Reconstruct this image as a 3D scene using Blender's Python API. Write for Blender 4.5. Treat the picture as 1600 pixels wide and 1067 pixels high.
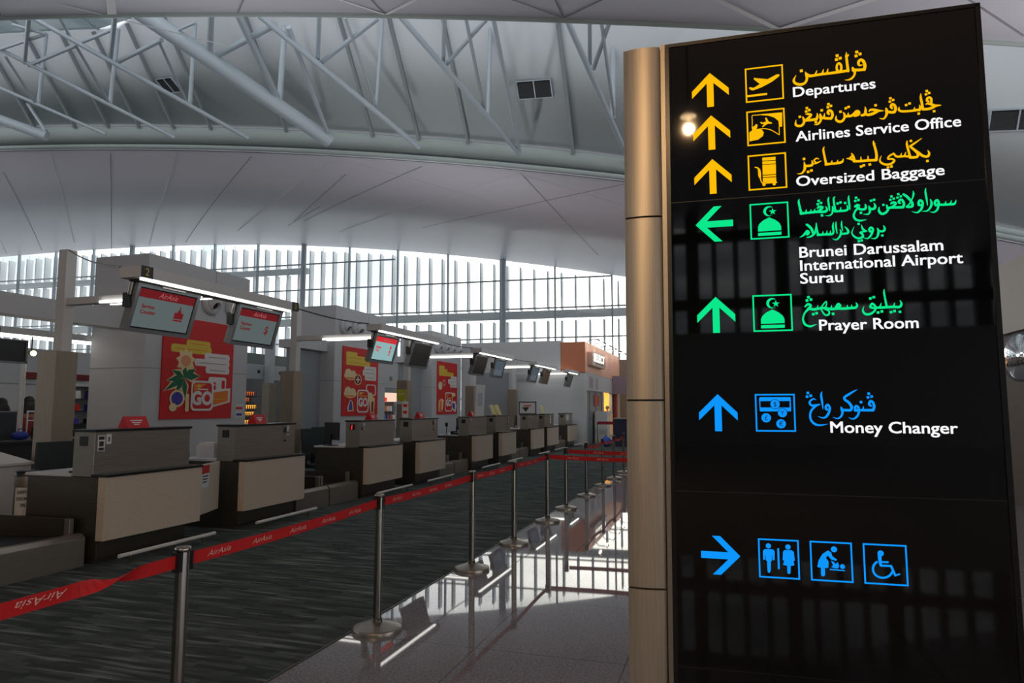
import bpy, math, random
from mathutils import Vector, Matrix, Euler

# ------------------------------------------------------------------ camera, sky, light, exposure
for o in list(bpy.data.objects):
    bpy.data.objects.remove(o, do_unlink=True)
SC = bpy.context.scene
COL = SC.collection
random.seed(4)

EYE = 1.6
PITCH, YAW = math.radians(5.526), math.radians(17.505)
cam_d = bpy.data.cameras.new('camera')
cam_d.lens, cam_d.sensor_width = 24.0, 36.0
cam_d.clip_start, cam_d.clip_end = 0.05, 600
cam = bpy.data.objects.new('camera', cam_d)
COL.objects.link(cam)
cam.location = (0, 0, EYE)
cam.rotation_euler = (math.pi / 2 + PITCH, 0, YAW)
SC.camera = cam

vs = SC.view_settings
vs.view_transform, vs.look, vs.gamma, vs.exposure = 'Standard', 'None', 1.0, 0.0
vs.use_curve_mapping = False
cy = SC.cycles
cy.max_bounces, cy.diffuse_bounces, cy.glossy_bounces, cy.transparent_max_bounces = 10, 5, 4, 12
cy.caustics_reflective = cy.caustics_refractive = False
cy.sample_clamp_indirect = 6.0

SKY_STRENGTH = 2.3
world = bpy.data.worlds.new('overcast_sky')
SC.world = world
world.use_nodes = True
wn = world.node_tree
wn.nodes.clear()
def WN_(t, **k):
    n = wn.nodes.new(t)
    for a, b in k.items():
        setattr(n, a, b)
    return n
wo = WN_('ShaderNodeOutputWorld'); wb = WN_('ShaderNodeBackground')
tc = WN_('ShaderNodeTexCoord')
noi = WN_('ShaderNodeTexNoise'); noi.inputs['Scale'].default_value = 7; noi.inputs['Detail'].default_value = 5
mp = WN_('ShaderNodeMapping'); mp.inputs['Scale'].default_value = (1, 1, 2.6)
rmp = WN_('ShaderNodeValToRGB')
rmp.color_ramp.elements[0].position, rmp.color_ramp.elements[0].color = .40, (.42, .46, .50, 1)
rmp.color_ramp.elements[1].position, rmp.color_ramp.elements[1].color = .62, (1.0, 1.0, 1.0, 1)
dot = WN_('ShaderNodeVectorMath', operation='DOT_PRODUCT')          # veiled sun low over the far glazing
dot.inputs[1].default_value = Vector((-.155, .975, .135)).normalized()
pw = WN_('ShaderNodeMath', operation='POWER'); pw.inputs[1].default_value = 60
cl = WN_('ShaderNodeMath', operation='MAXIMUM'); cl.inputs[1].default_value = 0
ml = WN_('ShaderNodeMath', operation='MULTIPLY'); ml.inputs[1].default_value = 1.2
mx = WN_('ShaderNodeMix', data_type='RGBA', blend_type='ADD'); mx.inputs[0].default_value = 1
tint = WN_('ShaderNodeMix', data_type='RGBA', blend_type='MULTIPLY'); tint.inputs[0].default_value = 1
tint.inputs[6].default_value = (1, .90, .72, 1)
L = wn.links.new
L(tc.outputs['Generated'], mp.inputs[0]); L(mp.outputs[0], noi.inputs['Vector']); L(noi.outputs[0], rmp.inputs[0])
L(tc.outputs['Generated'], dot.inputs[0]); L(dot.outputs['Value'], cl.inputs[0]); L(cl.outputs[0], pw.inputs[0])
L(pw.outputs[0], ml.inputs[0]); L(ml.outputs[0], tint.inputs[7])
L(rmp.outputs[0], mx.inputs[6]); L(tint.outputs[2], mx.inputs[7])
L(mx.outputs[2], wb.inputs[0]); wb.inputs[1].default_value = SKY_STRENGTH
L(wb.outputs[0], wo.inputs[0])

# ------------------------------------------------------------------ helpers
def srgb(r, g, b):
    f = lambda c: (c / 255 / 12.92) if c <= 10 else ((c / 255 + .055) / 1.055) ** 2.4
    return (f(r), f(g), f(b), 1)

def mat(name, col, rough=.5, metal=0., spec=.5, emit=None, es=1., aniso=0.):
    m = bpy.data.materials.new(name)
    m.use_nodes = True
    b = m.node_tree.nodes['Principled BSDF']
    b.inputs['Base Color'].default_value = col if len(col) == 4 else (*col, 1)
    b.inputs['Roughness'].default_value = rough
    b.inputs['Metallic'].default_value = metal
    b.inputs['Specular IOR Level'].default_value = spec
    if emit:
        b.inputs['Emission Color'].default_value = emit
        b.inputs['Emission Strength'].default_value = es
    return m

def glow(name, col, es=1.):
    m = bpy.data.materials.new(name)
    m.use_nodes = True
    nt = m.node_tree
    nt.nodes.clear()
    e = nt.nodes.new('ShaderNodeEmission'); o = nt.nodes.new('ShaderNodeOutputMaterial')
    e.inputs[0].default_value = col; e.inputs[1].default_value = es
    nt.links.new(e.outputs[0], o.inputs[0])
    return m

def noisy(m, scale, c0, c1, stretch=(1, 1, 1), detail=4, lo=.35, hi=.65, rough=None, bump=0):
    """base colour (and roughness) of m broken up by a stretched noise in object space"""
    nt = m.node_tree; b = nt.nodes['Principled BSDF']
    t = nt.nodes.new('ShaderNodeTexCoord'); p = nt.nodes.new('ShaderNodeMapping'); n = nt.nodes.new('ShaderNodeTexNoise')
    r = nt.nodes.new('ShaderNodeValToRGB')
    p.inputs['Scale'].default_value = stretch
    n.inputs['Scale'].default_value = scale; n.inputs['Detail'].default_value = detail
    r.color_ramp.elements[0].position, r.color_ramp.elements[0].color = lo, c0
    r.color_ramp.elements[1].position, r.color_ramp.elements[1].color = hi, c1
    k = nt.links.new
    k(t.outputs['Object'], p.inputs[0]); k(p.outputs[0], n.inputs['Vector']); k(n.outputs[0], r.inputs[0])
    k(r.outputs[0], b.inputs['Base Color'])
    if rough:
        q = nt.nodes.new('ShaderNodeMapRange')
        q.inputs['To Min'].default_value, q.inputs['To Max'].default_value = rough
        k(n.outputs[0], q.inputs[0]); k(q.outputs[0], b.inputs['Roughness'])
    if bump:
        u = nt.nodes.new('ShaderNodeBump'); u.inputs['Strength'].default_value = bump; u.inputs['Distance'].default_value = .01
        k(n.outputs[0], u.inputs['Height']); k(u.outputs[0], b.inputs['Normal'])
    return m

class MB:
    """collects shapes and links them as ONE mesh object; every shape may name its material"""
    def __init__(s, M=None):
        s.v, s.f, s.mi, s.ms, s.sm = [], [], [], [], []
        s.M = M
    def _m(s, m):
        if m not in s.ms:
            s.ms.append(m)
        return s.ms.index(m)
    def add(s, vs, fs, m=None, smooth=False):
        b = len(s.v)
        s.v += [tuple(s.M @ Vector(p)) if s.M else tuple(p) for p in vs]
        k = s._m(m)
        for f in fs:
            s.f.append([b + i for i in f]); s.mi.append(k); s.sm.append(smooth)
        return s
    def box(s, a, b, m=None):
        x0, x1 = sorted((a[0], b[0])); y0, y1 = sorted((a[1], b[1])); z0, z1 = sorted((a[2], b[2]))
        return s.add([(x0,y0,z0),(x1,y0,z0),(x1,y1,z0),(x0,y1,z0),(x0,y0,z1),(x1,y0,z1),(x1,y1,z1),(x0,y1,z1)],
                     [(0,3,2,1),(4,5,6,7),(0,1,5,4),(1,2,6,5),(2,3,7,6),(3,0,4,7)], m)
    def rbox(s, a, b, r, m=None, axis=2, n=4):
        """box with the four edges along axis rounded"""
        i, j = [(1,2),(0,2),(0,1)][axis]
        lo = [min(a[k], b[k]) for k in range(3)]; hi = [max(a[k], b[k]) for k in range(3)]
        pts = []
        for cx, cyy, a0 in ((hi[i]-r,hi[j]-r,0),(lo[i]+r,hi[j]-r,90),(lo[i]+r,lo[j]+r,180),(hi[i]-r,lo[j]+r,270)):
            for k in range(n + 1):
                t = math.radians(a0 + 90 * k / n)
                pts.append((cx + r * math.cos(t), cyy + r * math.sin(t)))
        return s.prism(pts, axis, lo[axis], hi[axis], m)
    def prism(s, pts, axis, c0, c1, m=None):
        def P(u, v, c):
            return [(c,u,v),(u,c,v),(u,v,c)][axis]
        n = len(pts)
        vs = [P(u, v, c0) for u, v in pts] + [P(u, v, c1) for u, v in pts]
        fs = [tuple(range(n))[::-1], tuple(range(n, 2*n))] + [(i, (i+1) % n, n+(i+1) % n, n+i) for i in range(n)]
        return s.add(vs, fs, m)
    def quad(s, a, b, c, d, m=None):
        return s.add([a, b, c, d], [(0,1,2,3)], m)
    def tube(s, p, q, r, m=None, n=10, r2=None, caps=True):
        p, q = Vector(p), Vector(q)
        d = (q - p).normalized()
        u = d.orthogonal().normalized(); w = d.cross(u)
        r2 = r if r2 is None else r2
        vs = [p + (u*math.cos(t)+w*math.sin(t))*r for t in (2*math.pi*i/n for i in range(n))] + \
             [q + (u*math.cos(t)+w*math.sin(t))*r2 for t in (2*math.pi*i/n for i in range(n))]
        s.add(vs, [(i,(i+1)%n,n+(i+1)%n,n+i) for i in range(n)], m, True)
        if caps:
            s.add(vs, [tuple(range(n))[::-1], tuple(range(n,2*n))], m)
        return s
    def path(s, pts, r, m=None, n=8):
        for a, b in zip(pts, pts[1:]):
            s.tube(a, b, r, m, n)
        return s
    def lathe(s, prof, c=(0,0,0), m=None, n=24):
        """profile (r, z) turned round the vertical through c"""
        vs = [(c[0]+r*math.cos(2*math.pi*i/n), c[1]+r*math.sin(2*math.pi*i/n), c[2]+z) for r, z in prof for i in range(n)]
        fs = [(k*n+i, k*n+(i+1)%n, (k+1)*n+(i+1)%n, (k+1)*n+i) for k in range(len(prof)-1) for i in range(n)]
        s.add(vs, fs, m, True)
        return s
    def ball(s, c, r, m=None, n=12, sq=(1,1,1)):
        prof = [(max(1e-4, math.sin(math.pi*k/n)), -math.cos(math.pi*k/n)) for k in range(n+1)]
        vs = [(c[0]+r*sq[0]*a*math.cos(2*math.pi*i/n), c[1]+r*sq[1]*a*math.sin(2*math.pi*i/n), c[2]+r*sq[2]*z) for a, z in prof for i in range(n)]
        fs = [(k*n+i, k*n+(i+1)%n, (k+1)*n+(i+1)%n, (k+1)*n+i) for k in range(n) for i in range(n)]
        return s.add(vs, fs, m, True)
    def build(s, name, parent=None, loc=None, m=None, bevel=0, **tags):
        me = bpy.data.meshes.new(name)
        o = bpy.data.objects.new(name, me)
        v = s.v
        if loc is not None and parent is None:
            v = [(a-loc[0], b-loc[1], c-loc[2]) for a, b, c in v]
            o.location = loc
        me.from_pydata(v, [], s.f)
        for k in s.ms:
            me.materials.append(k or m)
        me.polygons.foreach_set('material_index', s.mi)
        me.polygons.foreach_set('use_smooth', s.sm)
        me.update()
        COL.objects.link(o)
        if parent is not None:
            o.parent = parent
        if bevel:
            b = o.modifiers.new('bevel', 'BEVEL'); b.width = bevel; b.segments = 2; b.limit_method = 'ANGLE'
        for k, t in tags.items():
            o[k] = t
        return o

def thing(name, label, category, loc=(0,0,0), rotz=0, group=None):
    o = bpy.data.objects.new(name, None)
    o.empty_display_size = .1
    COL.objects.link(o)
    o.location, o.rotation_euler = loc, (0, 0, rotz)
    o['label'], o['category'] = label, category
    if group:
        o['group'] = group
    return o

def dup(root, label, loc=None, rotz=None, parent=None):
    """a copy of a thing with copies of its parts and sub-parts (mesh data shared)"""
    c = root.copy(); COL.objects.link(c)
    if parent is not None:
        c.parent = parent
    if label:
        c['label'] = label
    if loc is not None:
        c.location = loc
    if rotz is not None:
        c.rotation_euler = (0, 0, rotz)
    for ch in list(root.children):
        dup(ch, None, parent=c)
    return c

# lettering: filled text outlines as mesh faces -----------------------------------------------------------
def _outline(txt, bold, shear):
    cu = bpy.data.curves.new('lettering', 'FONT')
    cu.body, cu.size, cu.offset, cu.shear, cu.resolution_u = txt, 1, bold, shear, 3
    o = bpy.data.objects.new('lettering', cu)
    me = bpy.data.meshes.new_from_object(o)
    r = [tuple(v.co) for v in me.vertices], [tuple(p.vertices) for p in me.polygons]
    bpy.data.objects.remove(o); bpy.data.curves.remove(cu); bpy.data.meshes.remove(me)
    return r
_cap = None
def text(mb, txt, cap, at, ux, uy, m, width=None, bold=0., shear=0., center=False, fat=0.):
    """letters of cap height cap from the baseline point at, along ux, upright along uy"""
    global _cap
    if _cap is None:
        _cap = max(v[1] for v in _outline('H', 0, 0)[0])
    v, f = _outline(txt, bold, shear)
    if not v:
        return
    x0, x1 = min(p[0] for p in v), max(p[0] for p in v)
    k = cap / _cap
    kx = width / (x1 - x0) if width else k
    off = -(x0 + x1) / 2 if center else -x0
    at, ux, uy = Vector(at), Vector(ux), Vector(uy)
    for a, b in (((0, 0),) if not fat else ((-1, -.6), (1, -.6), (1, .6), (-1, .6), (0, 0))):
        mb.add([at + ux*((p[0]+off)*kx + a*fat) + uy*(p[1]*k + b*fat) for p in v], f, m)

def spline(pts, n=7):
    out = []
    for i in range(len(pts)-1):
        p0 = pts[max(i-1, 0)]; p1 = pts[i]; p2 = pts[i+1]; p3 = pts[min(i+2, len(pts)-1)]
        for k in range(n):
            t = k/n
            out.append([.5*((2*b) + (c-a)*t + (2*a-5*b+4*c-d)*t*t + (3*b-a-3*c+d)*t**3) for a, b, c, d in zip(p0, p1, p2, p3)])
    out.append(list(pts[-1]))
    return out

def ribbon(mb, pts, P, m):
    """a pen stroke of varying width; pts are (u, v, width), P maps (u, v) to a point"""
    pts = spline(pts)
    L_, R_ = [], []
    for i, (u, v, w) in enumerate(pts):
        a = pts[max(i-1, 0)]; b = pts[min(i+1, len(pts)-1)]
        dx, dy = b[0]-a[0], b[1]-a[1]
        d = math.hypot(dx, dy) or 1
        w = max(w, .0006)
        L_.append(P(u - dy/d*w/2, v + dx/d*w/2)); R_.append(P(u + dy/d*w/2, v - dx/d*w/2))
    n = len(pts)
    mb.add(L_+R_, [(i, i+1, n+i+1, n+i) for i in range(n-1)], m)
    for k in range(0, n, 3):
        u, v, w = pts[k]
        if w > .004:
            mb.add([P(u+.5*w*math.cos(t), v+.5*w*math.sin(t)) for t in (math.pi*2*i/10 for i in range(10))], [tuple(range(10))], m)

# ------------------------------------------------------------------ materials
M = {}
steel_c = (srgb(150,144,134), srgb(170,163,152))
def brushed(name, c0, c1, rough, stretch):
    m = mat(name, c0, .35, .72)
    return noisy(m, 6, c0, c1, stretch, 3, .3, .7, rough)
M['steel'] = brushed('brushed steel', *steel_c, (.26, .40), (1, .5, 40))
M['steel_dark'] = brushed('dark brushed steel', srgb(84,80,73), srgb(97,92,84), (.28, .42), (1, .5, 30))
M['steel_post'] = mat('polished steel', srgb(150,146,138), .22, 1)
M['column_steel'] = brushed('satin steel cladding', srgb(190,180,164), srgb(206,196,180), (.32, .44), (30, 30, .5))
M['clad'] = brushed('column steel cladding', srgb(150,138,122), srgb(164,152,135), (.34, .48), (30, 30, .6))
M['panel_beige'] = noisy(mat('beige laminate', srgb(200,186,166), .45), 60, srgb(192,178,159), srgb(207,192,172), (1,1,1), 3)
M['black'] = mat('black slab', srgb(20,20,22), .35)
M['wall'] = mat('white painted panel', srgb(196,198,200), .55)
M['wall_grey'] = mat('grey painted panel', srgb(148,154,158), .55)
M['white'] = mat('white laminate', srgb(205,206,208), .4)
M['paint_steel'] = mat('white painted steel', srgb(205,206,205), .4)
M['truss'] = mat('pale painted tube', srgb(182,192,200), .35)
M['rib'] = mat('grey painted rib', srgb(142,148,150), .6)
M['plastic_dark'] = mat('dark plastic', srgb(28,30,32), .4)
M['plastic_grey'] = mat('grey plastic', srgb(120,124,128), .4)
M['chair'] = mat('black chair fabric', srgb(42,54,56), .85)
M['red'] = mat('red', srgb(196,22,28), .5)
M['belt_red'] = mat('red belt webbing', srgb(205,20,24), .6)
M['belt_text'] = mat('belt print', srgb(238,190,172), .6)
M['paper'] = mat('paper', srgb(214,214,212), .7)
M['ink'] = mat('ink', srgb(40,42,50), .7)
M['tube'] = glow('fluorescent tube', srgb(255,253,246), 4.0)
M['fin'] = mat('sun louver', srgb(226,230,232), .6)
M['mullion'] = mat('window mullion', srgb(168,180,186), .45)
M['rail'] = mat('white rail', srgb(214,212,206), .35)
M['rubber'] = mat('conveyor belt rubber', srgb(18,20,22), .6)

def glass(name, tint_, refl):
    m = bpy.data.materials.new(name); m.use_nodes = True
    nt = m.node_tree; nt.nodes.clear()
    t = nt.nodes.new('ShaderNodeBsdfTransparent'); g = nt.nodes.new('ShaderNodeBsdfGlossy'); x = nt.nodes.new('ShaderNodeMixShader')
    o = nt.nodes.new('ShaderNodeOutputMaterial')
    t.inputs[0].default_value = tint_; g.inputs['Roughness'].default_value = .02
    x.inputs[0].default_value = refl
    nt.links.new(t.outputs[0], x.inputs[1]); nt.links.new(g.outputs[0], x.inputs[2]); nt.links.new(x.outputs[0], o.inputs[0])
    return m
M['glass'] = glass('window glass', (.95, .98, .98, 1), .04)
M['skyglass'] = glass('roof glass', (.13, .155, .16, 1), .04)
M['tintglass'] = glass('tinted glass', (.36, .37, .38, 1), .04)

def tile_floor():
    m = mat('polished granite', srgb(140,140,142), .022, 0, .24)
    nt = m.node_tree; b = nt.nodes['Principled BSDF']; k = nt.links.new
    t = nt.nodes.new('ShaderNodeTexCoord')
    n1 = nt.nodes.new('ShaderNodeTexNoise'); n1.inputs['Scale'].default_value = 60; n1.inputs['Detail'].default_value = 3
    n2 = nt.nodes.new('ShaderNodeTexVoronoi'); n2.inputs['Scale'].default_value = 190
    r = nt.nodes.new('ShaderNodeValToRGB')
    r.color_ramp.elements[0].position, r.color_ramp.elements[0].color = .30, srgb(92,90,94)
    r.color_ramp.elements[1].position, r.color_ramp.elements[1].color = .70, srgb(166,164,168)
    mixn = nt.nodes.new('ShaderNodeMix'); mixn.data_type = 'FLOAT'; mixn.inputs[0].default_value = .4
    mp_ = nt.nodes.new('ShaderNodeMapping'); mp_.inputs['Location'].default_value = (.66, .35, 0)
    br = nt.nodes.new('ShaderNodeTexBrick'); br.offset = 0
    br.inputs['Scale'].default_value = 1; br.inputs['Brick Width'].default_value = 1; br.inputs['Row Height'].default_value = 1.2
    br.inputs['Mortar Size'].default_value = .004; br.inputs['Mortar Smooth'].default_value = 0
    br.inputs['Color1'].default_value = br.inputs['Color2'].default_value = (1,1,1,1); br.inputs['Mortar'].default_value = (.35,.35,.35,1)
    mul = nt.nodes.new('ShaderNodeMix'); mul.data_type = 'RGBA'; mul.blend_type = 'MULTIPLY'; mul.inputs[0].default_value = 1
    k(t.outputs['Object'], n1.inputs['Vector']); k(t.outputs['Object'], n2.inputs['Vector'])
    k(n1.outputs[0], mixn.inputs[2]); k(n2.outputs['Distance'], mixn.inputs[3]); k(mixn.outputs[0], r.inputs[0])
    k(t.outputs['Object'], mp_.inputs[0]); k(mp_.outputs[0], br.inputs['Vector'])
    k(r.outputs[0], mul.inputs[6]); k(br.outputs[0], mul.inputs[7]); k(mul.outputs[2], b.inputs['Base Color'])
    return m
M['granite'] = tile_floor()

def carpet():
    m = mat('striped carpet', srgb(60,66,66), .95, 0, .1)
    nt = m.node_tree; b = nt.nodes['Principled BSDF']; k = nt.links.new
    t = nt.nodes.new('ShaderNodeTexCoord')
    br = nt.nodes.new('ShaderNodeTexBrick'); br.offset = .37; br.offset_frequency = 2; br.squash = 1.4; br.squash_frequency = 3
    br.inputs['Scale'].default_value = 1; br.inputs['Brick Width'].default_value = .36; br.inputs['Row Height'].default_value = .05
    br.inputs['Mortar Size'].default_value = 0; br.inputs['Bias'].default_value = -.1
    br.inputs['Color1'].default_value = srgb(66,75,73); br.inputs['Color2'].default_value = srgb(96,106,103)
    n = nt.nodes.new('ShaderNodeTexNoise'); n.inputs['Scale'].default_value = 1; n.inputs['Detail'].default_value = 4
    mp_ = nt.nodes.new('ShaderNodeMapping'); mp_.inputs['Scale'].default_value = (5, 55, 1)
    r = nt.nodes.new('ShaderNodeValToRGB')
    r.color_ramp.elements[0].position, r.color_ramp.elements[0].color = .32, (.7,.7,.7,1)
    r.color_ramp.elements[1].position, r.color_ramp.elements[1].color = .68, (1.12,1.12,1.12,1)
    mul = nt.nodes.new('ShaderNodeMix'); mul.data_type = 'RGBA'; mul.blend_type = 'MULTIPLY'; mul.inputs[0].default_value = 1
    n3 = nt.nodes.new('ShaderNodeTexNoise'); n3.inputs['Scale'].default_value = 1; n3.inputs['Detail'].default_value = 1
    mp3 = nt.nodes.new('ShaderNodeMapping'); mp3.inputs['Scale'].default_value = (1.5, 19, 1)
    r3 = nt.nodes.new('ShaderNodeValToRGB')
    r3.color_ramp.elements[0].position, r3.color_ramp.elements[0].color = .56, (0,0,0,1)
    r3.color_ramp.elements[1].position, r3.color_ramp.elements[1].color = .70, (1,1,1,1)
    streak = nt.nodes.new('ShaderNodeMix'); streak.data_type = 'RGBA'; streak.inputs[7].default_value = srgb(124,134,130)
    k(t.outputs['Object'], mp3.inputs[0]); k(mp3.outputs[0], n3.inputs['Vector']); k(n3.outputs[0], r3.inputs[0]); k(r3.outputs[0], streak.inputs[0])
    k(t.outputs['Object'], br.inputs['Vector']); k(t.outputs['Object'], mp_.inputs[0]); k(mp_.outputs[0], n.inputs['Vector'])
    k(n.outputs[0], r.inputs[0]); k(br.outputs[0], mul.inputs[6]); k(r.outputs[0], mul.inputs[7]); k(mul.outputs[2], streak.inputs[6]); k(streak.outputs[2], b.inputs['Base Color'])
    return m
M['carpet'] = carpet()

def panelled(name, col, seams):
    """ceiling cladding: pale sheets with thin seams, from UV-free local coordinates (s, n)"""
    m = mat(name, col, .6, 0, .3)
    return m
M['soffit'] = mat('ceiling cladding', srgb(232,226,236), .42, 0, .35)
M['seam'] = mat('ceiling seam', srgb(150,146,152), .6)
M['seam_light'] = mat('ceiling seam light', srgb(250,248,250), .6)
M['recess'] = mat('recess lining', srgb(222,227,228), .7, 0, .3)
M['rim'] = mat('rim fascia', srgb(172,182,179), .6, 0, .3)
M['signglass'] = mat('black sign glass', srgb(9,10,10), .03, 0, .5)
M['signframe'] = mat('black sign edge', srgb(14,15,15), .25)
M['amber'] = glow('amber lettering', srgb(255,190,8), 1.0)
M['green'] = glow('green lettering', srgb(12,232,140), 1.0)
M['blue'] = glow('blue lettering', srgb(14,150,255), 1.0)
M['lit_white'] = glow('white lettering', srgb(250,250,252), 1.0)
# ------------------------------------------------------------------ the hall: floor, glazing, vaulted ceiling
import numpy as np
C_A, C_B, C_W = ([-1.279e-05, -0.00264902, -0.19899904, 11.07373027], [-0.0018389, -0.17614715, 11.14051734], [3.2e-07, 2.607e-05, -0.00175061, -0.20051533, 10.47215593])
HO, HS, HN = Vector((-6.427, 46.207, 0)), Vector((.99815, .06080, 0)), Vector((.06080, -.99815, 0))
N_A, N_B = 19.21, 30.94
def H(s, n, z):
    """hall point: s along the far glazing, n towards the camera from it"""
    p = HO + HS*s + HN*n
    return (p.x, p.y, z)
zA = lambda s: float(np.polyval(C_A, s))
zU = lambda s: zA(s) + .95 - .008*min(s, 0) - .034*max(s, 0)
zB = lambda s: float(np.polyval(C_B, max(s, -48)))
zW = lambda s: float(np.polyval(C_W, s))
ST = dict(kind='structure')

mb = MB(); mb.box((-2.625, -40, -.2), (30, 80, 0)); mb.build('floor', m=M['granite'], **ST)
mb = MB(); mb.box((-80, -40, -.2), (-2.625, 80, .004)); mb.build('floor_carpet', m=M['carpet'], **ST)
mb = MB(); mb.box((-2.63, -40, 0), (-2.62, 60, .006)); mb.build('trim_1', m=M['steel_dark'], **ST)

def sheet(name, f0, f1, s0, s1, m, n0, n1, step=1.0, thick=.25, rows=2, grow=lambda s: 1):
    """a curved slab between two hall edges, lower face f0..f1"""
    mb = MB(); S = [s0 + i*step for i in range(int((s1-s0)/step)+1)]
    vs = []
    for dz in (0, thick):
        for k in range(rows):
            t = k/(rows-1)
            vs += [H(s, n0+(n1-n0)*t*grow(s), f0(s)*(1-t)+f1(s)*t+dz) for s in S]
    q = len(S); w = q*rows; fs = []
    for lay in (0, 1):
        for k in range(rows-1):
            for i in range(q-1):
                a = lay*w + k*q + i
                fs.append((a, a+1, a+q+1, a+q) if lay else (a, a+q, a+q+1, a+1))
    for i in range(q-1):
        fs.append((i, i+1, w+i+1, w+i)); e = (rows-1)*q + i
        fs.append((e, w+e, w+e+1, e+1))
    mb.add(vs, fs, m, True)
    return mb

def seams(mb, segs, f):
    for s0, n0, s1, n1, k in segs:
        w = (.04, .075, .13)[k]; m = (M['seam'], M['seam_light'], M['seam_light'])[k]
        d = math.hypot(s1-s0, n1-n0); us, un = -(n1-n0)/d*w/2, (s1-s0)/d*w/2
        q = max(2, int(d/1.0)); L_ = []; R_ = []
        for i in range(q+1):
            t = i/q; s, n = s0+(s1-s0)*t, n0+(n1-n0)*t
            L_.append(H(s+us, n+un, f(s+us, n+un)-.02)); R_.append(H(s-us, n-un, f(s-us, n-un)-.02))
        mb.add(L_+R_, [(i, i+1, q+2+i, q+1+i) for i in range(q)], m)
mb = sheet('ceiling', zW, zA, -74, 22, M['soffit'], 0, N_A)
seams(mb, [(-28.21, 18.85, -44.13, 2.26, 1), (-24.38, 18.79, -42.63, 0.06, 0), (-20.32, 18.86, -38.37, 0.61, 1), (-16.25, 18.68, -34.56, 1.01, 0), (-11.97, 18.67, -27.5, 4.15, 1), (-17.14, 10.7, -22.35, 5.83, 0), (-12.32, 16.69, -21.12, 7.04, 0), (-7.52, 18.6, -20.34, 7.14, 0), (-2.99, 18.78, -6.96, 15.3, 1), (-6.96, 15.3, -19.08, 4.73, 1), (-11.28, 18.68, -6.96, 15.3, 1), (-6.96, 15.3, -2.18, 11.88, 1), (-2.18, 11.88, 0.57, 10.37, 1), (-2.91, 18.73, -2.1, 11.91, 0), (-2.1, 11.91, -1.21, 5.47, 0), (-3.0, 18.71, 1.21, 16.02, 1), (1.45, 18.86, -4.68, 13.36, 0), (-4.68, 13.36, -11.89, 7.47, 0), (1.08, 14.43, -2.1, 11.91, 1), (-2.1, 11.91, -5.81, 8.83, 1), (-34.33, 16.35, -48.94, 0.92, 0), (-36.2, 17.3, -52.82, 0.83, 1)], lambda s, n: zW(s)*(1-n/N_A)+zA(s)*n/N_A)
mb.build('ceiling', **ST)
mb = sheet('ceiling', zB, zB, -74, 22, M['soffit'], N_B, 76, rows=3)
seams(mb, [(-12.49, 30.88, -10.11, 33.44, 2), (-12.33, 30.88, -9.98, 33.44, 2), (-8.17, 30.89, -5.83, 33.27, 0), (-3.66, 30.99, -0.12, 33.2, 1), (-3.66, 30.99, -6.6, 33.05, 1), (-3.66, 30.99, -3.9, 33.09, 0), (1.03, 31.05, -2.4, 33.32, 0), (1.03, 31.05, 0.82, 33.5, 0), (1.03, 31.05, 4.21, 33.64, 0), (5.88, 30.95, 1.4, 34.45, 2), (5.88, 30.95, 11.1, 35.22, 2), (10.46, 31.24, 6.22, 34.78, 0), (-13.6, 31.58, -9.75, 29.24, 1), (-16.32, 31.13, -13.91, 33.37, 0)], lambda s, n: zB(s))
mb.build('ceiling', **ST)
mb = sheet('r', lambda s: zB(s)-.05, lambda s: zB(s)-.05, -74, 22, M['rim'], N_B-.06, N_B+.06, thick=.3); mb.build('trim_4', **ST)
# rim of the slot: a small rolled lip and the pale fascia
mb = sheet('r', lambda s: zA(s)-.03, lambda s: zA(s)+.16, -74, 22, M['rim'], N_A-.05, N_A+.12, thick=.06)
mb.build('trim_2', **ST)
mb = sheet('r', lambda s: zA(s)+.1, zU, -74, 22, M['rim'], N_A+.02, N_A+.05, thick=.05)
mb.build('trim_3', **ST)
fR = lambda s: 1 + .42*min(1, max(0, (s+21)/5))
RISE, RUN = 3.35, 3.0
mb = sheet('r', zU, lambda s: zU(s)+RISE*fR(s), -74, 22, M['recess'], N_A-.02, N_A+RUN, thick=.2, grow=fR)
for s, w in [(-28.73, 0.199), (-26.15, 0.163), (-24.09, 0.161), (-22.24, 0.159), (-20.21, 0.156), (-18.1, 0.154), (-14.01, 0.149), (-9.63, 0.172), (-7.42, 0.197), (-5.14, 0.166), (-0.58, 0.213)]:
    w *= .7
    a, b = (N_A+.02, zU(s)), (N_A+RUN*fR(s), zU(s)+RISE*fR(s))
    q = [H(s-w/2, a[0], a[1]), H(s+w/2, a[0], a[1]), H(s+w/2, b[0], b[1]), H(s-w/2, b[0], b[1])]
    dn, dz = .16*.745, -.16*.667
    p = [tuple(Vector(v)+HN*dn+Vector((0,0,dz))) for v in q]
    mb.add(q+p, [(4,5,6,7),(0,1,5,4),(1,2,6,5),(2,3,7,6),(3,0,4,7)], M['rib'])
mb.build('ceiling_recess', **ST)
# roof glazing over the slot
mb = MB()
S = [-74+2*i for i in range(49)]
vs = [H(s, N_A+RUN*fR(s), zU(s)+RISE*fR(s)+.1) for s in S] + [H(s, N_B+.5, zU(s)+RISE*fR(s)+1.2) for s in S]
mb.add(vs, [(i, i+1, 49+i+1, 49+i) for i in range(48)], M['skyglass'])
for s in S[::2]:
    mb.tube(H(s, N_A+RUN*fR(s), zU(s)+RISE*fR(s)+.08), H(s, N_B+.5, zU(s)+RISE*fR(s)+1.18), .06, M['mullion'], 6)
mb.build('window_3', **ST)

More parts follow.
